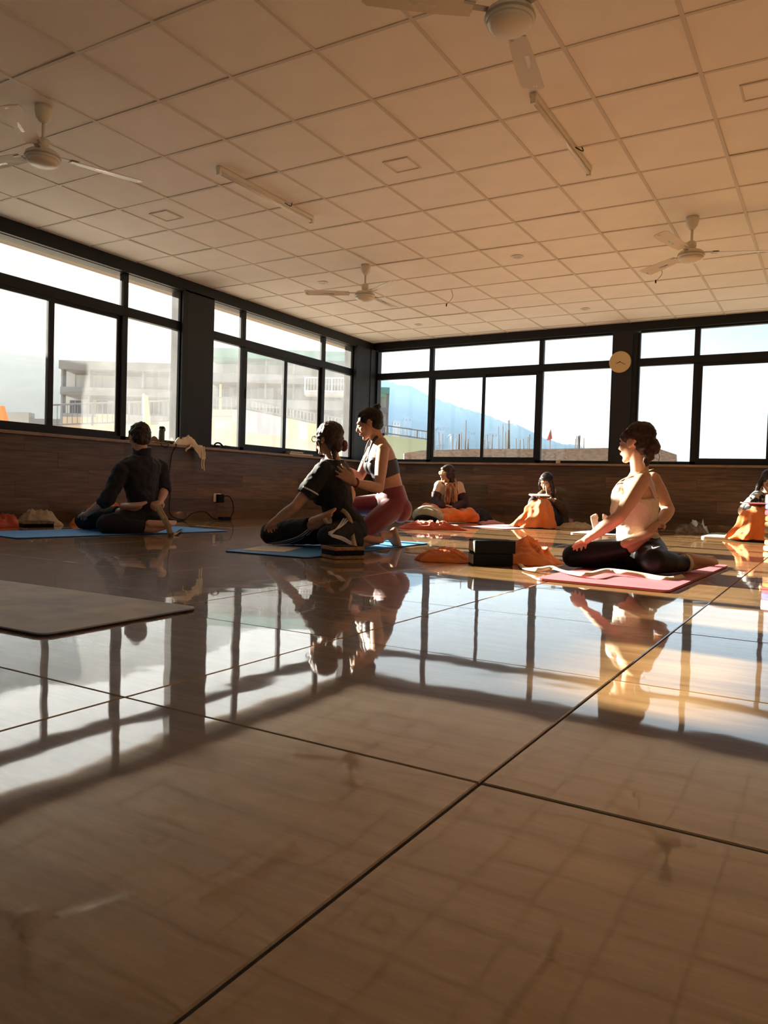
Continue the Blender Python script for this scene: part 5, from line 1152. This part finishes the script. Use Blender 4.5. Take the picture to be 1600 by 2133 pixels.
B = Blob(); B.ell(J['waist'].lerp(J['pel'], 0.12)+J['F']*0.10+CR*-0.02, (0.022, 0.018, 0.012)); B.build('waist_knot', M['c_tank'], ps, 0.004, 1, 0.008, texh)

# ---- the woman with the scarf -----------------------------------------------------------
def seated(J, label, skin, hd, s_head, male=False, bust=0.9, vox=0.009, closed=False, hands=None, half=0.155):
    fix_shoulders(J, half); fix_hips(J, 0.088); J['H'] = hd
    ps = person(label, J['pel']); B = Blob(); core(B, J, male, bust); g = head(B, J['head'], J['H'], s_head)
    for a_ in 'LR':
        hd_ = hands.get(a_) if hands else None
        if hd_: hand(B, J['wr'+a_], hd_[0], hd_[1], hd_[2], hd_[3])
    for a_ in 'LR': foot(B, J['an'+a_], J['to'+a_]-J['an'+a_], Vector((0, 0, -1)), 0.95)
    body = B.build('body', skin, ps, vox, 4, floor=0.010); face(body, g, J['H'], s_head, closed)
    return ps, g, body
D = 11.15
J = dict(pel=at(937, 1071, D+0.08), waist=at(936, 1052, D+0.06), chest=at(934, 1026, D+0.03), neck=at(936, 1003, D), head=at(931, 985, D-0.05),
         shL=at(960, 1012, D+0.05), shR=at(911, 1010, D-0.02), elL=at(967, 1048, D-0.02), wrL=at(948, 1056, D-0.20), elR=at(906, 1044, D-0.08), wrR=at(922, 1053, D-0.22),
         hipL=at(950, 1074, D), hipR=at(922, 1074, D), knL=at(978, 1076, D-0.28), knR=at(888, 1066, D-0.25), anL=at(925, 1083, D-0.38), anR=at(948, 1083, D-0.32), toL=at(905, 1084, D-0.42), toR=at(968, 1084, D-0.36))
H = head_frame(CR*-0.93-CF*0.32, Vector((0, 0, 1)))
ps, g, body = seated(J, 'woman with glasses and a striped scarf sitting cross-legged under an orange shawl', M['skin_c'], H, 0.98, hands={'L': (CR*-1, Vector((0, 0, -1)), -1, 0.5), 'R': (CR*1, Vector((0, 0, -1)), 1, 0.5)})
B = Blob(); B.loft(torso_secs(J, [0, 0.25, 0.5, 0.75, 1.0, 1.5, 2.0, 2.2, 2.4, 2.62, 2.82, 2.93], inf=0.020))
for a_ in 'LR': B.limb(J['sh'+a_], J['sh'+a_].lerp(J['el'+a_], 0.55), 0.066, 0.062, 0.0, True, False)
B.build('cream_top', M['c_creamtop'], ps, 0.010, 4, 0.018)
B = Blob()
for a_ in 'LR':
    m_ = J['sh'+a_].lerp(J['el'+a_], 0.48); B.limb(m_, J['el'+a_], 0.074, 0.066, 0.0, False, True); B.limb(J['el'+a_], J['wr'+a_], 0.066, 0.052, 0.0)
B.loft(torso_secs(J, [-0.3, 0, 0.5, 1.0, 1.4], inf=0.030))
B.build('jacket', M['c_plum'], ps, 0.010, 4, 0.022)
B = Blob(); nk = J['neck']; F = J['F']; Rs = J['Rs']; U = J['U']
B.chain([nk+Rs*math.cos(a_)*0.088+F*math.sin(a_)*0.085-U*(0.006+0.03*math.sin(a_)) for a_ in [2*math.pi*k/14 for k in range(15)]], [0.036]*15)
for sx in (-1, 1):
    q_ = nk+Rs*sx*0.058+F*0.10-U*0.04; B.chain([q_, q_-U*0.10+F*0.045, q_-U*0.22+F*0.055, q_-U*0.33+F*0.03], [0.036, 0.046, 0.050, 0.044])
B.build('scarf', M['c_scarf'], ps, 0.009, 2, 0.020)
B = Blob(); B.ell(g(0, -0.022, 0.040), (0.086, 0.098, 0.086), H); B.ell(g(0, -0.060, -0.030), (0.082, 0.058, 0.105), H); B.ell(g(0, -0.064, -0.105), (0.085, 0.045, 0.060), H); B.ell(g(0, 0.052, 0.060), (0.060, 0.040, 0.030), H)
for sx in (-1, 1): B.ell(g(sx*0.072, 0.0, -0.02), (0.016, 0.045, 0.075), H)
B.build('hair', M['hair_gy'], ps, 0.007, 2, 0.012, texh)
bm = bmesh.new()
for sx in (-1, 1):
    add_tube(bm, [g(sx*0.034+0.026*math.cos(a_), 0.102, 0.020*math.sin(a_)) for a_ in [2*math.pi*k/14 for k in range(15)]], 0.004, 6); add_tube(bm, [g(sx*0.060, 0.102, 0.004), g(sx*0.084, -0.01, 0.002)], 0.004, 6)
add_tube(bm, [g(-0.009, 0.104, 0.004), g(0.009, 0.104, 0.004)], 0.004, 6); obj('glasses', bm, M['gold'], ps, True)
def lap_shawl(name, J, label, m, r=0.11, extra=(), disp=0.05, vox=0.011, fl=0.010):
    B = Blob()
    for a_ in 'LR':
        B.limb(J['hip'+a_].lerp(J['kn'+a_], 0.25), J['kn'+a_], r, r*0.9); B.limb(J['kn'+a_], J['an'+a_], r*0.95, r*0.8)
    for p_, rd in extra: B.ell(p_, rd)
    o = B.build(name, m, None, vox, 7, disp, tex2, floor=fl); tag(o, label, 'shawl'); return o
lap_shawl('shawl', J, 'orange shawl spread over the lap of the woman with the scarf', M['orange'], 0.125, [(at(975, 1078, D-0.22), (0.16, 0.13, 0.08)), (at(905, 1078, D-0.34), (0.12, 0.12, 0.09)), (at(937, 1072, D-0.28), (0.22, 0.16, 0.10))], 0.07, fl=0.010)
cu_ = Blob(); cu_.ell(at(987, 1079, D-0.02)+Vector((0.06, 0.12, 0)), (0.17, 0.13, 0.14)); o = cu_.build('cushion', M['c_navy'], None, 0.012, 4, 0.02, floor=0.010); tag(o, 'dark navy cushion behind the woman with the scarf', 'cushion')

# ---- the writing woman ------------------------------------------------------------------
D = 10.25
J = dict(pel=at(1158, 1090, D+0.20), waist=at(1160, 1070, D+0.24), chest=at(1157, 1046, D+0.18), neck=at(1148, 1023, D+0.10), head=at(1138, 1003, D+0.0),
         shL=at(1178, 1037, D+0.20), shR=at(1126, 1032, D+0.05), elL=at(1176, 1062, D-0.02), wrL=at(1150, 1040, D-0.16), elR=at(1112, 1058, D-0.06), wrR=at(1128, 1034, D-0.20),
         hipL=at(1160, 1090, D+0.12), hipR=at(1142, 1090, D+0.06), knL=at(1136, 1049, D-0.22), knR=at(1112, 1045, D-0.26), anL=at(1122, 1094, D-0.34), anR=at(1096, 1094, D-0.38), toL=at(1108, 1099, D-0.50), toR=at(1080, 1098, D-0.54))
H = head_frame(CF*-0.70+CR*-0.40+Vector((0, 0, -0.50)), Vector((0, 0, 1))-CF*0.2)
ps, g, body = seated(J, 'dark-haired woman in an olive jacket writing in a notebook on her raised knees', M['skin_b'], H, 0.95, closed=True, hands={'R': (CR*0.7+Vector((0, 0, 0.2)), CF*0.3+Vector((0, 0, -1)), -1, 0.9), 'L': (CR*-0.8, Vector((0, 0, -1)), -1, 0.8)})
B = Blob(); B.loft(torso_secs(J, [-0.3, 0, 0.25, 0.5, 0.75, 1.0, 1.5, 2.0, 2.2, 2.4, 2.62, 2.82, 2.93], inf=0.034))
for a_ in 'LR': B.limb(J['sh'+a_], J['el'+a_], 0.082, 0.066, 0.0); B.limb(J['el'+a_], J['el'+a_].lerp(J['wr'+a_], 0.85), 0.066, 0.048, 0.0, True, False)
B.build('jacket', M['c_olive'], ps, 0.010, 4, 0.024)
B = Blob(); B.chain([J['neck']+J['Rs']*math.cos(a_)*0.075+J['F']*math.sin(a_)*0.075-J['U']*0.01 for a_ in [2*math.pi*k/12 for k in range(13)]], [0.030]*13); B.build('neck_scarf', mat('rose_scarf', (0.42, 0.16, 0.13), 0.9, var=0.3, scale=20), ps, 0.009, 2, 0.01)
B = Blob(); B.ell(g(0, -0.024, 0.038), (0.082, 0.096, 0.084), H); B.ell(g(0, -0.055, -0.02), (0.078, 0.055, 0.085), H)
B.chain([g(-0.082, 0.02, 0.03), g(-0.098, 0.035, -0.05), g(-0.108, 0.055, -0.13), g(-0.105, 0.075, -0.20)], [0.022, 0.026, 0.026, 0.014]); B.chain([g(0.080, -0.02, 0.02), g(0.092, -0.02, -0.07), g(0.09, -0.03, -0.16)], [0.022, 0.030, 0.020]); B.ell(g(0, 0.022, 0.092), (0.056, 0.060, 0.024), H)
B.build('hair', M['hair_dk'], ps, 0.006, 2, 0.008, texh)
B = Blob()
for a_ in 'LR': B.limb(J['hip'+a_], J['kn'+a_], 0.095, 0.07); B.limb(J['kn'+a_], J['an'+a_], 0.07, 0.05)
B.loft(torso_secs(J, [-0.45, -0.2, 0, 0.4], inf=0.015)); B.build('trousers', M['c_navy'], ps, 0.010, 4, floor=0.010)
def knee_drape(name, J, label, m, foot_y, seed, wide=0.16, flare=0.30, disp=0.03, fl=0.010, back=0.10):
    """shawl hung over two raised knees: a tent with running folds"""
    kn = (J['knL']+J['knR'])/2; an = (J['anL']+J['anR'])/2; lat = (J['knR']-J['knL']); lat.z = 0; lat.normalize(); fw = Vector((0, 0, 1)).cross(lat); fw = fw if fw.dot(CF) < 0 else -fw
    bm = bmesh.new(); rings = []; n = 72; K = 22
    for i in range(K+1):
        t = i/K; z = (kn.z+0.070)*(1-t)**1.0+fl*t; c = kn.lerp(Vector((an.x, an.y, 0)), t)+fw*(0.05*math.sin(t*3.1)+0.03*t)
        w_ = wide*(0.42+0.55*min(1, t*3)**0.6)*(1+0.95*t*t); d_ = 0.080*(0.35+min(1, t*5)**0.6)*(1+1.5*t)
        ring = []
        for k in range(n):
            a_ = 2*math.pi*k/n; fo = 1+(0.25+0.75*t)*(0.13*math.sin(5*a_+seed+2.5*t)+0.10*math.sin(11*a_+seed*2-2*t))+0.05*noise.noise(Vector((math.cos(a_)*2, math.sin(a_)*2, t*3+seed)))
            p_ = c+lat*math.cos(a_)*w_*fo+fw*math.sin(a_)*d_*fo; p_.z = z+(0.012*math.sin(5*a_+seed) if 0 < i < K else 0)
            ring.append(bm.verts.new(p_))
        rings.append(ring)
    for a_, b_ in zip(rings, rings[1:]):
        for k in range(n): bm.faces.new((a_[k], a_[(k+1) % n], b_[(k+1) % n], b_[k]))
    bm.faces.new(rings[0]); bm.faces.new(rings[-1][::-1])
    tmp = Blob(); tmp.bm.free(); tmp.bm = bm
    p_ = an+fw*0.12+lat*0.02; tmp.chain([p_+lat*0.20+Vector((0, 0, 0.02)), p_+fw*0.05+Vector((0, 0, 0.03)), p_-lat*0.22+Vector((0, 0, 0.02))], [0.035, 0.05, 0.03])
    o = tmp.build(name, m, None, 0.010, 3, disp, tex2, floor=fl); tag(o, label, 'shawl'); return o
knee_drape('shawl', J, 'bright orange shawl draped over the knees of the writing woman', M['orange'], 0, 1.3, wide=0.15)
nb_ = empty('notebook', (J['knL']+J['knR'])/2+Vector((0, 0, 0.09))); tag(nb_, 'open notebook resting on the raised knees of the writing woman', 'notebook')
q_ = (J['knL']+J['knR'])/2+Vector((0, 0, 0.092))+CF*0.02; ex = (at(1153, 1043, D-0.2)-at(1102, 1029, D-0.25)).normalized(); bt_ = basis(Vector((0, 0, 1))+CF*-0.15, ex); 
bm = bmesh.new(); add_box(bm, q_, (0.25, 0.15, 0.006), bt_); obj('cover', bm, M['cork'], nb_); bm = bmesh.new(); add_box(bm, q_+bt_ @ Vector((0, 0, 0.007)), (0.236, 0.138, 0.009), bt_); obj('pages', bm, M['ivory'], nb_)
pn = empty('pen', at(1138, 1022, D-0.22)); tag(pn, 'white pen held upright by the writing woman', 'pen'); bm = bmesh.new(); add_tube(bm, [at(1139, 1029, D-0.24), at(1137, 1012, D-0.25)], [0.006, 0.008], 8); obj('barrel', bm, M['ivory'], pn, True)

# ---- the woman in camouflage --------------------------------------------------------------
D = 8.75
J = dict(pel=at(1610, 1110, D+0.15), waist=at(1610, 1078, D+0.18), chest=at(1604, 1046, D+0.14), neck=at(1603, 1022, D+0.06), head=at(1602, 1001, D-0.02),
         shL=at(1640, 1038, D+0.12), shR=at(1570, 1034, D+0.06), elL=at(1646, 1075, D-0.05), wrL=at(1616, 1058, D-0.25), elR=at(1550, 1064, D-0.12), wrR=at(1583, 1053, D-0.32),
         hipL=at(1622, 1112, D+0.05), hipR=at(1598, 1112, D+0.02), knL=at(1590, 1066, D-0.30), knR=at(1562, 1066, D-0.34), anL=at(1580, 1116, D-0.40), anR=at(1552, 1116, D-0.44), toL=at(1565, 1124, D-0.56), toR=at(1534, 1122, D-0.58))
H = head_frame(CF*-0.80+CR*-0.10+Vector((0, 0, -0.45)), Vector((0, 0, 1)))
ps, g, body = seated(J, 'dark-haired woman in a camouflage top with an orange shawl on her knees', M['skin_b'], H, 0.98, closed=True, hands={'R': (CR*0.6+Vector((0, 0, 0.1)), Vector((0, 0, -1)), -1, 0.8), 'L': (CR*-0.8, Vector((0, 0, -1)), -1, 0.8)})
B = Blob(); B.loft(torso_secs(J, [-0.3, 0, 0.25, 0.5, 0.75, 1.0, 1.5, 2.0, 2.2, 2.4, 2.62, 2.82, 2.93], inf=0.026))
for a_ in 'LR': B.limb(J['sh'+a_], J['el'+a_], 0.078, 0.066, 0.0); B.limb(J['el'+a_], J['el'+a_].lerp(J['wr'+a_], 0.85), 0.064, 0.046, 0.0, True, False)
B.build('camouflage_top', M['c_camo'], ps, 0.009, 4, 0.020)
B = Blob(); B.ell(g(0, -0.022, 0.038), (0.084, 0.098, 0.086), H); B.ell(g(0, -0.055, -0.03), (0.082, 0.056, 0.10), H)
for sx in (-1, 1): B.chain([g(sx*0.080, 0.0, 0.03), g(sx*0.096, 0.0, -0.07), g(sx*0.10, 0.0, -0.17)], [0.022, 0.032, 0.026])
B.build('hair', M['hair_dk'], ps, 0.007, 2, 0.008, texh)
B = Blob()
for a_ in 'LR': B.limb(J['hip'+a_], J['kn'+a_], 0.095, 0.07); B.limb(J['kn'+a_], J['an'+a_], 0.07, 0.05)
B.loft(torso_secs(J, [-0.45, -0.2, 0, 0.4], inf=0.015)); B.build('trousers', M['c_navy'], ps, 0.010, 4, floor=0.021)
bm = bmesh.new()
for sx in (-1, 1): add_tube(bm, [g(sx*0.034+0.026*math.cos(a_), 0.104, 0.020*math.sin(a_)) for a_ in [2*math.pi*k/14 for k in range(15)]], 0.003, 6)
add_tube(bm, [g(-0.009, 0.106, 0.004), g(0.009, 0.106, 0.004)], 0.003, 6); obj('glasses', bm, M['foam_blk'], ps, True)
knee_drape('shawl', J, 'orange shawl draped over the knees of the woman in camouflage', M['orange'], 0, 4.1, wide=0.17, fl=0.021)
tb2 = empty('notebook', (J['knL']+J['knR'])/2); tag(tb2, 'dark red notebook on the knees of the woman in camouflage', 'notebook')
q_ = (J['knL']+J['knR'])/2+Vector((0, 0, 0.090))+CF*0.02; bt_ = basis(Vector((0, 0, 1))+CF*-0.08, CR); bm = bmesh.new(); add_box(bm, q_, (0.26, 0.19, 0.012), bt_, 0.003); obj('cover', bm, mat('dark_red_card', (0.20, 0.03, 0.03), 0.6), tb2); bm = bmesh.new(); add_box(bm, q_+bt_ @ Vector((0, 0, 0.0)), (0.2605, 0.186, 0.007), bt_); obj('pages', bm, M['ivory'], tb2)

# ---- somebody lying down behind the tank top: bare feet in view ---------------------------
b0 = Vector((0.83, 5.98, 0.0)); dv = Vector((0.06, 1, 0)).normalized(); lt = Vector((1, -0.06, 0)).normalized(); UP = Vector((0, 0, 1))
J = dict(pel=b0+dv*0.86+UP*0.115, waist=b0+dv*1.02+UP*0.115, chest=b0+dv*1.22+UP*0.12, neck=b0+dv*1.42+UP*0.115, head=b0+dv*1.55+UP*0.11,
         shL=b0+dv*1.36-lt*0.15+UP*0.105, shR=b0+dv*1.36+lt*0.15+UP*0.105, elL=b0+dv*1.12-lt*0.22+UP*0.06, wrL=b0+dv*0.90-lt*0.25+UP*0.05, elR=b0+dv*1.12+lt*0.22+UP*0.06, wrR=b0+dv*0.90+lt*0.25+UP*0.05,
         hipL=b0+dv*0.84-lt*0.085+UP*0.115, hipR=b0+dv*0.84+lt*0.085+UP*0.115, knL=b0+dv*0.44-lt*0.085+UP*0.085, knR=b0+dv*0.44+lt*0.085+UP*0.085, anL=b0+dv*0.06-lt*0.055+UP*0.065, anR=b0+dv*0.06+lt*0.055+UP*0.065)
J['H'] = head_frame(UP, dv)
ps = person('barefoot person in dark clothes lying on the lavender mat with toes pointing up', J['pel'])
B = Blob(); core(B, J); g = head(B, J['head'], J['H'], 0.95)
for a_, sg in (('L', 1), ('R', -1)): hand(B, J['wr'+a_], -dv, Vector((0, 0, 1)), sg, 0.4); foot(B, J['an'+a_], UP*1.0-dv*0.22+lt*(-0.15*sg), -dv, 1.0, sg)
body = B.build('body', M['skin_a'], ps, 0.007, 4, floor=0.0135); face(body, g, J['H'], 0.95)
B = Blob(); leg_cloth(B, J, 'R', 0.098, 0.068, 0.048, 0.88); leg_cloth(B, J, 'L', 0.098, 0.068, 0.048, 0.88); B.loft(torso_secs(J, [-0.45, -0.2, 0, 0.25, 0.6], inf=0.012)); B.build('trousers', M['c_navy'], ps, 0.010, 4, 0.012, floor=0.0138)
B = Blob(); B.loft(torso_secs(J, [0.3, 0.5, 1.0, 1.5, 2.0, 2.4, 2.62, 2.82, 2.92], inf=0.018))
for a_ in 'LR': B.limb(J['sh'+a_], J['el'+a_], 0.064, 0.054, 0.0)
B.build('shirt', M['c_plum'], ps, 0.010, 4, 0.014, floor=0.0138)
B = Blob(); B.ell(g(0, -0.022, 0.038), (0.082, 0.094, 0.084), J['H']); B.build('hair', M['hair_dk'], ps, 0.008, 2, 0.008, texh, floor=0.0135)
